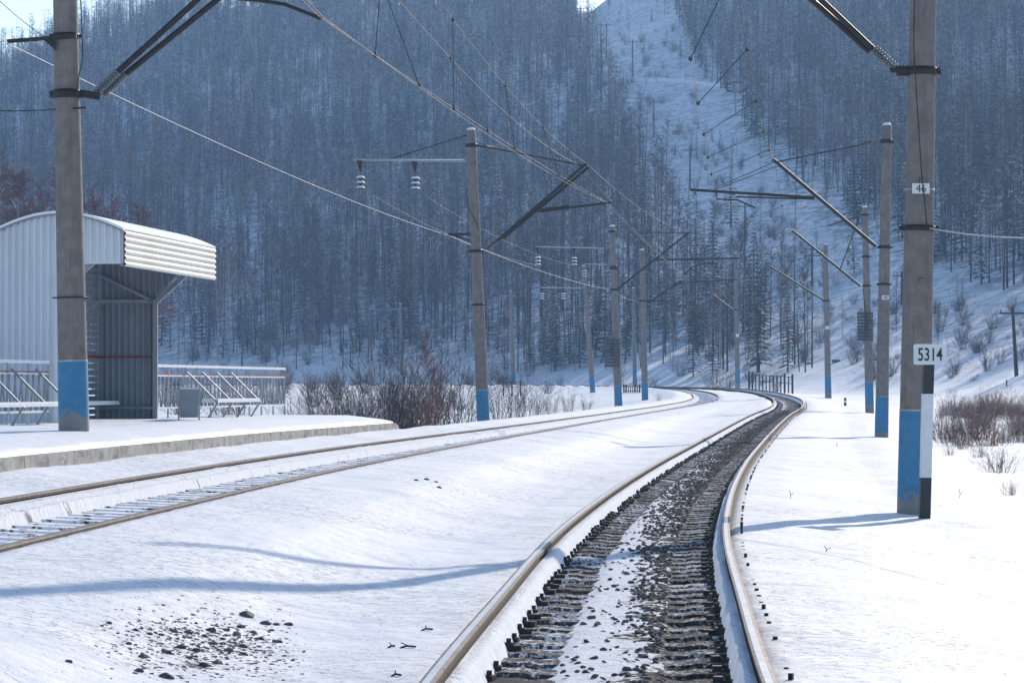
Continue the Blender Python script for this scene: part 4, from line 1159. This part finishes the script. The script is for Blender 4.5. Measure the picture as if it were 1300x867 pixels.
def make_tmpl(kind, seed):
    frosty = kind == 'hoar'; dense = kind == 'dense'; kind = 'larch' if frosty else 'bushy' if dense else kind
    rr = random.Random(seed); tv, tt, tm = [], [], []; cv, ct, cm = [], [], []
    if kind in ('bare', 'birch', 'larch', 'red', 'bushy'):
        H = rr.uniform(13, 17); mats = {'bare': 0, 'larch': 0, 'birch': 2, 'red': 1, 'bushy': 2}[kind]
        pts = trunk_geo(tv, tt, tm, H, {'larch': .11, 'birch': .085, 'bare': .09, 'red': .12, 'bushy': .13}[kind], mats, rr, .035 if kind != 'larch' else .01)
        nb = {'larch': 38, 'bare': 32, 'birch': 30, 'red': 34, 'bushy': 90 if dense else 46}[kind]; lo = {'larch': .25, 'bare': .28, 'birch': .33, 'red': .3, 'bushy': .28}[kind]
        for _ in range(nb):
            t = lo + (1 - lo) * rr.random() ** .9; p = on_trunk(pts, min(t, .995)); az = rr.uniform(0, 6.283)
            if kind == 'larch': L = (1.1 - t) * 3.0 + .3; el = rr.uniform(-.15, .35)
            elif kind == 'bushy': L = (1.15 - t) * 5.2 * rr.uniform(.6, 1); el = rr.uniform(.45, 1.05)
            else: L = (1.12 - t) * 4.6 * rr.uniform(.55, 1); el = rr.uniform(.7, 1.15)
            d = np.array([math.cos(az) * math.cos(el), math.sin(az) * math.cos(el), math.sin(el)]); e = p + d * L
            wd = .055 if kind != 'larch' else .045
            tri_blade(cv, ct, cm, p, e, wd, mats if kind != 'larch' else 3, rr)
            for j in range({'larch': 5, 'bare': 9, 'birch': 9, 'red': 9, 'bushy': 20 if dense else 11}[kind]):
                u = rr.uniform(.15, .95); q = p + d * L * u
                dd = d * .5 + np.array([rr.gauss(0, .45), rr.gauss(0, .45), rr.gauss(.15 if kind != 'birch' else -.05, .35)])
                l2 = L * (.5 - .2 * u) * rr.uniform(.6, 1.3) + .25
                m = 3 if kind not in ('red', 'bushy') else 4
                if rr.random() < (.6 if frosty else .03): m = 5
                tri_blade(cv, ct, cm, q, q + dd * l2, .075 if dense else .05, m, rr)
    else:
        frost = kind == 'frosted'; H = rr.uniform(11, 15)
        pts = trunk_geo(tv, tt, tm, H, .14, 0, rr, .008)
        lv = 22; z = .12
        for i in range(lv):
            t = .12 + .87 * i / (lv - 1); p = on_trunk(pts, min(t, .995)); R_ = (1.04 - t) ** .85 * H * .185 + .12
            nbr = 8 if t < .8 else 5
            a0 = rr.uniform(0, 6)
            for k in range(nbr):
                az = a0 + 6.283 * k / nbr + rr.uniform(-.3, .3); L = R_ * rr.uniform(.65, 1.15)
                dr = np.array([math.cos(az), math.sin(az), 0]); sd = np.array([-math.sin(az), math.cos(az), 0])
                droop = rr.uniform(.15, .42); mid = p + dr * L * .55 + np.array([0, 0, -L * droop * .45]); tip = p + dr * L + np.array([0, 0, -L * droop * .8 + .05])
                wd = L * .30 + .06; m = 6; k0_ = len(cv)
                cv += [p, mid - sd * wd / 2, mid + sd * wd / 2, tip]
                ct.append((k0_, k0_ + 1, k0_ + 2)); ct.append((k0_ + 1, k0_ + 3, k0_ + 2)); cm += [m, m]
                if rr.random() < (.9 if frost else .38):
                    up = np.array([0, 0, .07]); k0_ = len(cv); f = .75 if frost else .6
                    cv += [p * (1 - .45) + mid * .45 + up, mid - sd * wd * f / 2 + up, mid + sd * wd * f / 2 + up, mid + (tip - mid) * .9 + up]
                    ct.append((k0_, k0_ + 1, k0_ + 2)); ct.append((k0_ + 1, k0_ + 3, k0_ + 2)); cm += [7, 7]
                for _ in range(3):
                    q = mid + sd * rr.uniform(-wd, wd) * .6; tri_blade(cv, ct, cm, q, q + dr * L * .3 + sd * rr.uniform(-.25, .25) + np.array([0, 0, -rr.uniform(.1, .4)]), .09, 7 if (frost and rr.random() < .5) else 6, rr)
    return dict(kind=kind, tv=np.array(tv), tt=np.array(tt), tm=np.array(tm), cv=np.array(cv), ct=np.array(ct), cm=np.array(cm), H=float(np.array(cv)[:, 2].max()))
TREEM = [M['bark_dark'], M['bark_red'], M['bark_birch'], M['twig'], M['twig_red'], M['twig_frost'], M['needle'], M['snow']]
KINDS = ['dense', 'hoar', 'bare', 'birch', 'larch', 'spruce', 'frosted', 'red', 'bushy']
TM_ = {k: [make_tmpl(k, 100 * i + j) for j in range(4)] for i, k in enumerate(KINDS)}
for k in KINDS:
    for t in TM_[k]:
        t['tme'] = np_mesh('trunk', t['tv'], t['tt'], TREEM, t['tm']); t['cme'] = np_mesh('crown', t['cv'], t['ct'], TREEM, t['cm'])
# clearing outline, in photo coordinates of the tree feet
CLR = [(700, -60), (840, -60), (866, 60), (925, 140), (985, 205), (1050, 262), (1130, 312), (1200, 350), (1330, 385), (1330, 520), (1052, 520), (1046, 470),
       (1010, 440), (960, 400), (905, 372), (868, 330), (835, 270), (800, 200), (775, 130), (760, 80), (735, 40)]
def inside_poly(px, py, poly):
    c = np.zeros(len(px), bool); n = len(poly)
    for i in range(n):
        x1, y1 = poly[i]; x2, y2 = poly[(i + 1) % n]
        k = ((y1 > py) != (y2 > py)) & (px < (x2 - x1) * (py - y1) / (y2 - y1 + 1e-9) + x1)
        c ^= k
    return c
N = 52000
TX = rng.uniform(-250, 280, N); TY = rng.uniform(225, 840, N)
TZ, TDM, TDL = ground_h(TX, TY, False)
px, py = to_px(TX, TY, TZ)
ok = (TDM > 17) & (px > -260) & (px < 1560) & (py > -130)
ok &= ~((px < 640) & (TDM < 23)) | (rng.random(N) < .2)
cl = inside_poly(px, py, CLR)
ok &= ~cl | (rng.random(N) < .10)
ok &= rng.random(N) < np.interp(TY, [250, 420, 760], [1, .75, .55])
ok &= (wav(TX, TY, 11, 2.7) > -.5) | (rng.random(N) < .35)
# hidden far side of the ridge is not planted
ridge = 491 - np.interp(px, CAPX, CAPY)
ok &= (py > np.interp(px, CAPX, CAPY) - 14)
idx = np.nonzero(ok)[0]
# thin out by minimum spacing (grid)
seen = {}; keep = []
for i in idx:
    key = (int(TX[i] / 1.7), int(TY[i] / 1.7))
    if key in seen: continue
    seen[key] = 1; keep.append(i)
keep = np.array(keep); print('trees', len(keep))
trees = []
rt = random.Random(5)
for i in keep:
    hi = rt.random() < np.interp(py[i], [40, 150, 260], [1, .7, 0])
    r = rt.random(); x = px[i]
    inC = cl[i]; zn_ = float(wav(TX[i:i+1], TY[i:i+1], 19, 6.1)[0]); 
    if x < 170 and py[i] > 250: kw = [('red', .45), ('bare', .3), ('birch', .15), ('larch', .1)]
    elif 860 < x < 1030 and TDM[i] < 50: kw = [('spruce', .34), ('bare', .42), ('birch', .10), ('larch', .14)]
    elif hi: kw = [('hoar', .46), ('larch', .06), ('bare', .13), ('frosted', .22), ('birch', .13)]
    else: kw = [('bare', .42), ('larch', .13), ('birch', .24), ('spruce', .09), ('frosted', .06), ('hoar', .06)]
    if not inC and not hi and zn_ > .33: kw = [('birch', .55), ('bare', .30), ('hoar', .15)]
    elif not inC and zn_ < -.42 and rt.random() < .7: kw = [('spruce', .30), ('frosted', .25), ('larch', .30), ('bare', .15)]
    if inC: kw = [('birch', .5), ('bare', .3), ('frosted', .2)]
    acc = 0
    for k, p_ in kw:
        acc += p_
        if r <= acc: break
    t = rt.choice(TM_[k]); sc = rt.uniform(.5, 1.15) * (.9 if k in ('frosted', 'spruce') else 1)
    if inC: sc *= rt.uniform(.3, .6)
    if TDM[i] < 32: sc *= .8
    trees.append([float(TX[i]), float(TY[i]), float(TZ[i]), k, t, sc, rt.uniform(0, 6.283), x, py[i]])
# hand-set ones the photograph shows standing apart
def T_at(px_, pybase, pytop, kind, y0=140, y1=700, label=None, jj=0, y=None):
    if y is None: p = hit(px_, pybase, y0, y1)
    else:
        p = at(px_, pybase, y); p.z = gz(p.x, p.y)
    t = TM_[kind][jj % 4]; k = p.y / F; Ht = EYE + (491 - pytop) * k - p.z
    trees.append([p.x, p.y, p.z, kind, t, Ht / t['H'], rt.uniform(0, 6), px_, pybase, label])
T_at(290, 460, 290, 'bushy', jj=1, label='twin-stemmed pale birch with fine crown right of the shelter canopy')
T_at(276, 460, 330, 'birch', jj=2, label='leaning pale birch just left of a taller birch beside the shelter canopy')
T_at(20, 480, 205, 'dense', jj=3, y=230, label='reddish bushy birch at the left edge behind the shelter')
T_at(52, 480, 222, 'dense', jj=1, y=236, label='reddish bare tree between the left edge and the platform pole')
T_at(118, 480, 225, 'dense', jj=2, y=240, label='reddish bushy tree rising right of the platform pole above the roof')
T_at(-30, 480, 190, 'dense', jj=2, y=225, label='reddish bare tree cut by the left edge of the photo')
T_at(180, 480, 250, 'dense', jj=3, y=262, label='low reddish tree above the canopy of the shelter')
T_at(82, 480, 188, 'dense', jj=0, y=245, label='reddish thick-crowned tree hidden partly by the platform pole')
T_at(0, 480, 182, 'dense', jj=2, y=250, label='reddish thick-crowned tree right at the left edge, taller than its neighbours')
T_at(142, 480, 240, 'dense', jj=1, y=255, label='reddish crown just right of the platform pole over the arched roof')
T_at(541, 478, 415, 'dense', jj=0, y=200, label='small reddish thick-crowned tree left of the first left-line pole')
for _x, _b, _tp, _k in [(226, 470, 352, 'birch'), (244, 468, 400, 'bare'), (262, 462, 372, 'birch'), (308, 466, 385, 'bare'), (322, 462, 340, 'birch'), (338, 468, 410, 'bare'), (352, 462, 372, 'bare'), (372, 468, 395, 'birch'), (392, 466, 405, 'bare'), (410, 464, 380, 'bare'), (430, 466, 395, 'birch'), (448, 470, 410, 'bare'), (530, 468, 395, 'bare'), (560, 468, 400, 'bare'), (640, 470, 392, 'bare'), (668, 472, 405, 'bare'), (700, 474, 400, 'bare'), (730, 474, 390, 'birch')]:
    T_at(_x, _b, _tp, _k, jj=_x)
T_at(1222, 392, 352, 'spruce', jj=0, label='small dark snowy spruce on the open slope right of pole 46')
T_at(928, 290, 200, 'frosted', jj=1, label='dark narrow conifer standing alone in the snowy clearing')
T_at(1032, 185, 118, 'frosted', jj=2, label='white frosted conifer with drooping tiers above the second right pole')
T_at(400, 330, 228, 'frosted', jj=3, label='rounded frosted pine glowing pale in the dark forest at left centre')
T_at(905, 478, 395, 'spruce', jj=0, label='dark spruce behind the far pole, left of the small bridge railing')
T_at(880, 480, 398, 'spruce', jj=2, label='dark young spruce beyond the loop of the left track')
T_at(962, 474, 332, 'spruce', jj=3, label='tall dark spruce above the small bridge railing')
T_at(1000, 474, 372, 'spruce', jj=1, label='dark spruce at the right rim of the grove by the bend')
T_at(1240, 120, 42, 'frosted', jj=0, label='snow-laden conifer near the top right beside pole 46')
T_at(1262, 140, 50, 'frosted', jj=3, label='snow-laden conifer at the top right edge of the forest')
T_at(570, 180, 92, 'frosted', jj=1, label='bright frosted fir high on the hill left of the second pole top')
for t in trees:
    if len(t) < 10: t.append(None)
size = np.array([t[4]['H'] * t[5] / t[1] if t[8] < 560 and -30 < t[7] < 1330 else 0 for t in trees])
size += np.array([10 if t[9] else 0 for t in trees])
order = np.argsort(-size); NIND = 299
KN = {'dense': ('birch_tree', 'thick-crowned reddish birch', 'birch'), 'hoar': ('larch_tree', 'hoar-frosted narrow larch', 'larch'), 'bare': ('bare_tree', 'bare dark-trunked tree', 'tree'), 'birch': ('birch_tree', 'bare pale-trunked birch', 'birch'), 'larch': ('larch_tree', 'narrow bare larch', 'larch'),
      'spruce': ('spruce_tree', 'dark green spruce with snow', 'spruce'), 'frosted': ('frosted_conifer', 'white frosted conifer', 'conifer'), 'red': ('bare_tree', 'bare reddish-twigged tree', 'tree'), 'bushy': ('birch_tree', 'bushy reddish birch', 'birch')}
ZONES = [(60, 'at the left edge of the forest foot'), (130, 'behind the platform pole and shelter roof'), (240, 'rising behind the shelter canopy'), (330, 'at the forest foot above the right end of the railing'),
         (420, 'at the forest foot right of the railing'), (490, 'behind the far dark pole at left centre'), (590, 'just left of the first left-line pole'), (690, 'just right of the first left-line pole'),
         (760, 'behind the leaning blue-footed pole'), (830, 'behind the pole with tension weights'), (900, 'beyond the loop of the left track'), (960, 'behind the pole by the small bridge'), (1050, 'in the grove above the small bridge railing'),
         (1130, 'on the slope behind the right-hand poles'), (1400, 'on the open slope at the right edge')]
for i in order[:NIND]:
    x, y, z, k, t, sc, rz, pxx, pyy, lab = trees[i]
    nm, ds, cat = KN[k]
    grp = None
    if lab is None:
        zn = next(zz for lim, zz in ZONES if pxx < lim); sz = 'tall' if t['H'] * sc > 12.5 else 'shorter'
        lab = f'{sz} {ds} {zn}'; grp = f'{sz} {ds}s {zn}'
    root = empty(nm, (x, y, z), lab, cat, grp, rz); root.scale = (sc, sc, sc)
    for part in ('trunk', 'crown'):
        o = link(bpy.data.objects.new(part, t[part[0] + 'me'])); o.parent = root
VV = []; TT = []; MI = []; k0 = 0
for i in order[NIND:]:
    x, y, z, k, t, sc, rz, *_ = trees[i]
    c_, s_ = math.cos(rz), math.sin(rz); ln = rt.gauss(0, .03) if rt.random() > .035 else rt.uniform(-.5, .5)
    for a, b, m in (('tv', 'tt', 'tm'), ('cv', 'ct', 'cm')):
        V = t[a]; W = np.empty_like(V); W[:, 0] = (V[:, 0] * c_ - V[:, 1] * s_) * sc + x; W[:, 1] = (V[:, 0] * s_ + V[:, 1] * c_) * sc + y; W[:, 2] = V[:, 2] * sc + z; W[:, 0] += np.maximum(V[:, 2], 0) * sc * ln
        VV.append(W.astype(np.float32)); TT.append(t[b] + k0); MI.append(t[m]); k0 += len(V)
me = np_mesh('hillside_forest', np.vstack(VV), np.vstack(TT), TREEM, np.concatenate(MI))
tag(link(bpy.data.objects.new('hillside_forest', me)), 'dense bare and frosted winter forest covering the hillside', 'forest', kind='stuff')
print('forest tris', len(me.polygons))

# ------------------------------------------------------------------ bushes and dry grass
def bush_mesh(seed, n, h, spread, m, wd=.011, twigs=7, lean=.5, frost=.05):
    rr = random.Random(seed); V, T, Mi = [], [], []
    mats = [m, M['twig_frost']]
    for _ in range(n):
        az = rr.uniform(0, 6.283); r0 = spread * .3 * rr.random(); p = np.array([math.cos(az) * r0, math.sin(az) * r0, -.05]); H = h * rr.uniform(.45, 1.05)
        a2 = az + rr.gauss(0, .5); le = abs(rr.gauss(0, lean)) ; d = np.array([math.cos(a2) * math.sin(le), math.sin(a2) * math.sin(le), math.cos(le)])
        segs = 3; pts = [p]
        for s in range(segs):
            d2 = d + np.array([rr.gauss(0, .12), rr.gauss(0, .12), .05]); pts.append(pts[-1] + d2 / np.linalg.norm(d2) * H / segs)
        for s in range(segs):
            a, b = pts[s], pts[s + 1]; w0 = wd * (1 - s / segs * .7); k = len(V)
            for q, ww in ((a, w0), (b, wd * (1 - (s + 1) / segs * .75))):
                for j in range(3):
                    an = 2.094 * j; V.append(q + np.array([math.cos(an) * ww, math.sin(an) * ww, 0]))
            for j in range(3):
                j2 = (j + 1) % 3; T += [(k + j, k + j2, k + 3 + j2), (k + j, k + 3 + j2, k + 3 + j)]; Mi += [0, 0]
        for j in range(twigs):
            u = rr.uniform(.25, 1) * segs; s = min(int(u), segs - 1); q = pts[s] + (pts[s + 1] - pts[s]) * (u - s)
            dd = d * .6 + np.array([rr.gauss(0, .4), rr.gauss(0, .4), rr.uniform(0, .5)])
            e = q + dd * H * rr.uniform(.12, .32); m_ = 1 if rr.random() < frost else 0
            tri_blade(V, T, Mi, q, e, wd * 1.1, m_, rr)
            for _k in range(2):
                q2 = q + (e - q) * rr.uniform(.3, .9); tri_blade(V, T, Mi, q2, q2 + (dd + np.array([rr.gauss(0, .4), rr.gauss(0, .4), .2])) * H * .1, wd * .8, m_, rr)
    return np_mesh('bush', np.array(V), np.array(T), mats, Mi)
BU = [bush_mesh(k, 38, 3.0, 1.8, M['bark_red'] if k % 2 else M['bark_dark'], .011, 7, .45, .14) for k in range(4)]
BR = [bush_mesh(20 + k, 38, 2.6, 1.5, M['twig_red'], .012, 9, .42, .05) for k in range(3)]
BD = [bush_mesh(40 + k, 60, .8, 1.2, M['grass_dry'] if k else M['twig'], .005, 6, .5, .12) for k in range(3)]
BT = [bush_mesh(60 + k, 40, 2.6, 1.6, M['twig'], .016, 10, .5, .18) for k in range(3)]
rb = random.Random(9)
def bush(x, y, me, sc, label, cat='bush', group=None, name='bare_bush'):
    o = link(bpy.data.objects.new(name, me)); o.location = (x, y, gz(x, y)); s = sc
    o.scale = (s * rb.uniform(.9, 1.15), s * rb.uniform(.9, 1.15), s * rb.uniform(.88, 1.1)); o.rotation_euler[2] = rb.uniform(0, 6.28)
    return tag(o, label, cat, group)
# thicket inside the bend, behind the left line
spec = [(398, 480, 95, 'dark'), (418, 470, 90, 'red'), (440, 478, 88, 'dark'), (462, 472, 84, 'dark'), (482, 448, 86, 'dark'), (502, 440, 80, 'dark'), (520, 438, 84, 'red'), (538, 434, 80, 'red'),
        (556, 448, 84, 'dark'), (574, 456, 90, 'dark'), (592, 466, 94, 'dark'), (634, 462, 94, 'dark'), (652, 470, 97, 'dark'), (668, 480, 101, 'dark'), (684, 488, 104, 'dark'), (702, 496, 110, 'dark'), (722, 492, 108, 'dark'), (744, 500, 124, 'dark'),
        (540, 470, 76, 'red'), (515, 476, 74, 'dark'), (490, 482, 74, 'dark'), (470, 496, 73, 'dark'), (450, 500, 72, 'dark'), (430, 496, 78, 'dark'), (404, 500, 78, 'dark'), (380, 486, 100, 'dark'), (836, 498, 158, 'dark')]
for k, (pxx, pyt, y, kd) in enumerate(spec):
    x = (pxx - 650) / F * y; g = gz(x, y); top = EYE + (491 - pyt) * y / F; h = max(.5, top - g)
    me = rb.choice(BU if kd == 'dark' else BR)
    zn = 'left of the first left-line pole' if pxx < 600 else ('between the first left-line pole and the weighted pole' if pxx < 770 else 'between the two blue-footed poles of the left line')
    c_ = 'dark bare' if kd == 'dark' else 'reddish bare'
    bush(x, y, me, h / 2.7, f'{c_} many-stemmed bush {zn}', group=f'{c_} bushes {zn}')
# more scrub further back in the hollow and at the forest foot
for _ in range(70):
    pxx = rb.uniform(205, 760); y = rb.uniform(110, 330); x = (pxx - 650) / F * y
    dmv, _, _ = near(TL, np.array([x]), np.array([y])); dm2, _, _ = near(TM, np.array([x]), np.array([y]))
    if dmv[0] > -7: continue
    if pxx > 600 and y < 230 and rb.random() < .8: continue
    left = pxx < 480
    bush(x, y, rb.choice(BT + BR[:1]), rb.uniform(.5, 1.0) * (1.1 if left else .6), 'bare brown bush in the snowy hollow ' + ('right of the platform railing' if left else 'before the far track'), group='hollow bushes ' + ('by the railing' if left else 'by the far track'))
for _ in range(300):
    pxx = rb.uniform(205, 1040); y = rb.uniform(230, 440); x = (pxx - 650) / F * y
    d_, _, _ = near(TM, np.array([x]), np.array([y]))
    if not 7 < d_[0] < 45: continue
    zn = 'left' if pxx < 480 else ('middle' if pxx < 760 else 'right')
    bush(x, y, rb.choice(BT + BR), rb.uniform(.5, 1.15), {'left': 'brown undergrowth bush at the forest foot left of the first left-line pole', 'middle': 'brown undergrowth bush at the forest foot between the left-line poles', 'right': 'brown undergrowth bush at the forest foot beyond the bend'}[zn], group='undergrowth ' + zn, name='undergrowth_bush')
# right-hand side: dry reddish growth
for k in range(74):
    pxx = rb.uniform(1186, 1320); y = rb.uniform(80, 150)
    x = (pxx - 650) / F * y
    d_, _, _ = near(TM, np.array([x]), np.array([y]))
    if d_[0] < 5.5: continue
    bush(x, y, rb.choice(BD), rb.choice([.6, .8, 1.0, 1.3, 1.7]) * rb.uniform(.8, 1.1), 'dry rusty-brown weed clump in the thick band right of pole 46', 'weeds', 'rusty weed band right of pole 46', 'dry_weeds')
for pxx, pyb, sc, lab in [(1222, 570, 1.0, 'dry dark weed clump in the snow right of the kilometre post'), (1268, 600, 1.1, 'large dry weed clump near the right edge, level with the post foot'),
                          (1245, 580, .7, 'middle dry weed clump between two larger ones at right'), (1284, 628, .45, 'low wiry weed nearest the right edge'), (1205, 578, .5, 'small dry weed tuft beside the kilometre post')]:
    p = on_ground(pxx, pyb); bush(p.x, p.y, rb.choice(BD), sc * .75, lab, 'weeds', None, 'dry_weeds')
for pxx, pyb, hh in [(1218, 632, .14), (1003, 632, .10), (938 + 110, 700, .05), (1062, 568, .12)]:
    p = on_ground(pxx, pyb); mb = MB(); mb.tube([(0, 0, -.03), (.01, 0, hh * .5), (-.01, 0, hh)], .004, M['bark_dark'], 4); mb.tube([(.008, 0, hh * .4), (.05, 0, hh * .7)], .003, M['bark_dark'], 4)
    tag(mb.build('dry_stalk', None, p), 'single thin dry stalk poking from the snow right of the track', 'stalk', 'single dry stalks')
for pxx, pyb, ln in [(542, 800, .07), (518, 822, .09), (497, 822, .04), (503, 858, .05)]:
    p = on_ground(pxx, pyb); mb = MB(); mb.tube([(-ln / 2, 0, .0), (-ln * .1, .02, .01), (ln / 2, rb.uniform(-.04, .04), .01)], .006, M['bark_dark'], 5); mb.tube([(-ln * .1, .02, .015), (-ln * rb.uniform(.1, .6), .0, .03)], .003, M['bark_dark'], 4)
    tag(mb.build('twig', None, p), 'short dark broken twig lying on the snow left of the near rail', 'twig', 'twigs by the near left rail')
for _ in range(110):
    pxx = rb.uniform(1040, 1320); pyb = rb.uniform(385, 486); p = hit(pxx, pyb, 140, 600)
    bush(p.x, p.y, rb.choice(BT + BD), rb.uniform(.35, .95), 'bare shrub dotted on the snowy slope right of the bend', group='shrubs on the open right slope')
for _ in range(170):
    t = rb.random(); pyb = 40 + 340 * t; cx = np.interp(pyb, [40, 130, 200, 280, 380], [790, 815, 860, 925, 1040]); pxx = cx + rb.uniform(-60, 70)
    p = hit(pxx, pyb, 200, 700); bush(p.x, p.y, rb.choice(BT + BU), rb.uniform(.3, .95), 'bare sapling in the steep snowy clearing on the hill', 'sapling', 'saplings in the hillside clearing', 'bare_sapling')

# ------------------------------------------------------------------ utility poles on the hill
def util(px_, pyt, pyb, label, arms=1, lean=0):
    p = hit(px_, pyb, 150, 760); k = p.y / F; H = (pyb - pyt) * k
    root = empty('utility_pole', p, label, 'pole', 'wooden poles on the hillside')
    mb = MB(); mb.tube([(0, 0, -.5), (lean * H, 0, H)], [.16, .11], M['bark_dark'], 8); mb.build('shaft', root)
    for i in range(arms):
        z = H - .5 - i * .8; mb = MB(); mb.bar((lean * z - 1.0, 0, z), (lean * z + 1.0, 0, z), .12, .12, M['bark_dark'])
        for sx in (-.9, 0, .9): mb.lathe((lean * z + sx, 0, z + .06), [(.05, 0), (.07, .12), (.02, .22)], M['glass_ins'], 8)
        mb.build('crossarm', root)
util(737, 9, 42, 'hill pole nearest the bright gap in the skyline')
util(770, 30, 76, 'hill pole at the top left rim of the clearing')
util(803, 52, 104, 'hill pole standing on the road across the clearing')
util(830, 128, 178, 'hill pole below the road across the clearing')
util(876, 187, 240, 'hill pole in the middle of the clearing')
util(946, 258, 309, 'hill pole low in the clearing above the bend')
util(1031, 314, 366, 'dark double-armed hill pole above the fourth right pole', 2)
util(1291, 392, 480, 'slanting wooden pole at the right edge', 1, -.06)
util(1145, 345, 388, 'hill pole partly hidden left of pole 46')
p = hit(1278, 492, 100, 400); mb = MB(); mb.tube([(0, 0, -.3), (0, 0, .45)], .05, M['bark_dark'], 8)
tag(mb.build('wooden_stake', None, p), 'short dark stake in the snow near the right edge', 'stake')

# ------------------------------------------------------------------ hillside road (bench cut with a snow rim)
pts = [hit(x, y_, 250, 780) for x, y_ in ((740, 102), (775, 101), (810, 102), (845, 103), (880, 105), (915, 110))]
mb = MB(); vs = []; fs = []
for i, p in enumerate(pts):
    vs += [p + Vector((0, -2.0, -1.2)), p + Vector((0, -1.4, .30)), p + Vector((0, -1.0, .34)), p + Vector((0, -.8, .05)), p + Vector((0, 1.0, .05)), p + Vector((0, 1.6, .5))]
for i in range(len(pts) - 1):
    for k in range(5): a = i * 6 + k; fs.append((a, a + 6, a + 7, a + 1))
mb.add(vs, fs, M['snow'], False); tag(mb.build('hillside_road'), kind='structure')

# ------------------------------------------------------------------ haze
mb = MB(); zlo = float(GZ.min()) - 1.0 - 2; zhi = float(GZ.max()) + 30
mb.box((0, 420, (zlo + zhi) / 2), (1300, 1000, zhi - zlo), M['snow'])
hz = mb.build('haze'); hm = bpy.data.materials.new('haze'); hm.use_nodes = True; t = hm.node_tree
for n_ in list(t.nodes):
    if n_.type == 'BSDF_PRINCIPLED': t.nodes.remove(n_)
pv = t.nodes.new('ShaderNodeVolumePrincipled'); pv.inputs['Color'].default_value = (.34, .60, 1.0, 1); pv.inputs['Density'].default_value = .00030; pv.inputs['Anisotropy'].default_value = 0.35
t.links.new(pv.outputs[0], t.nodes['Material Output'].inputs['Volume'])
hz.data.materials.clear(); hz.data.materials.append(hm); tag(hz, kind='stuff')
print('haze box', zlo, zhi)
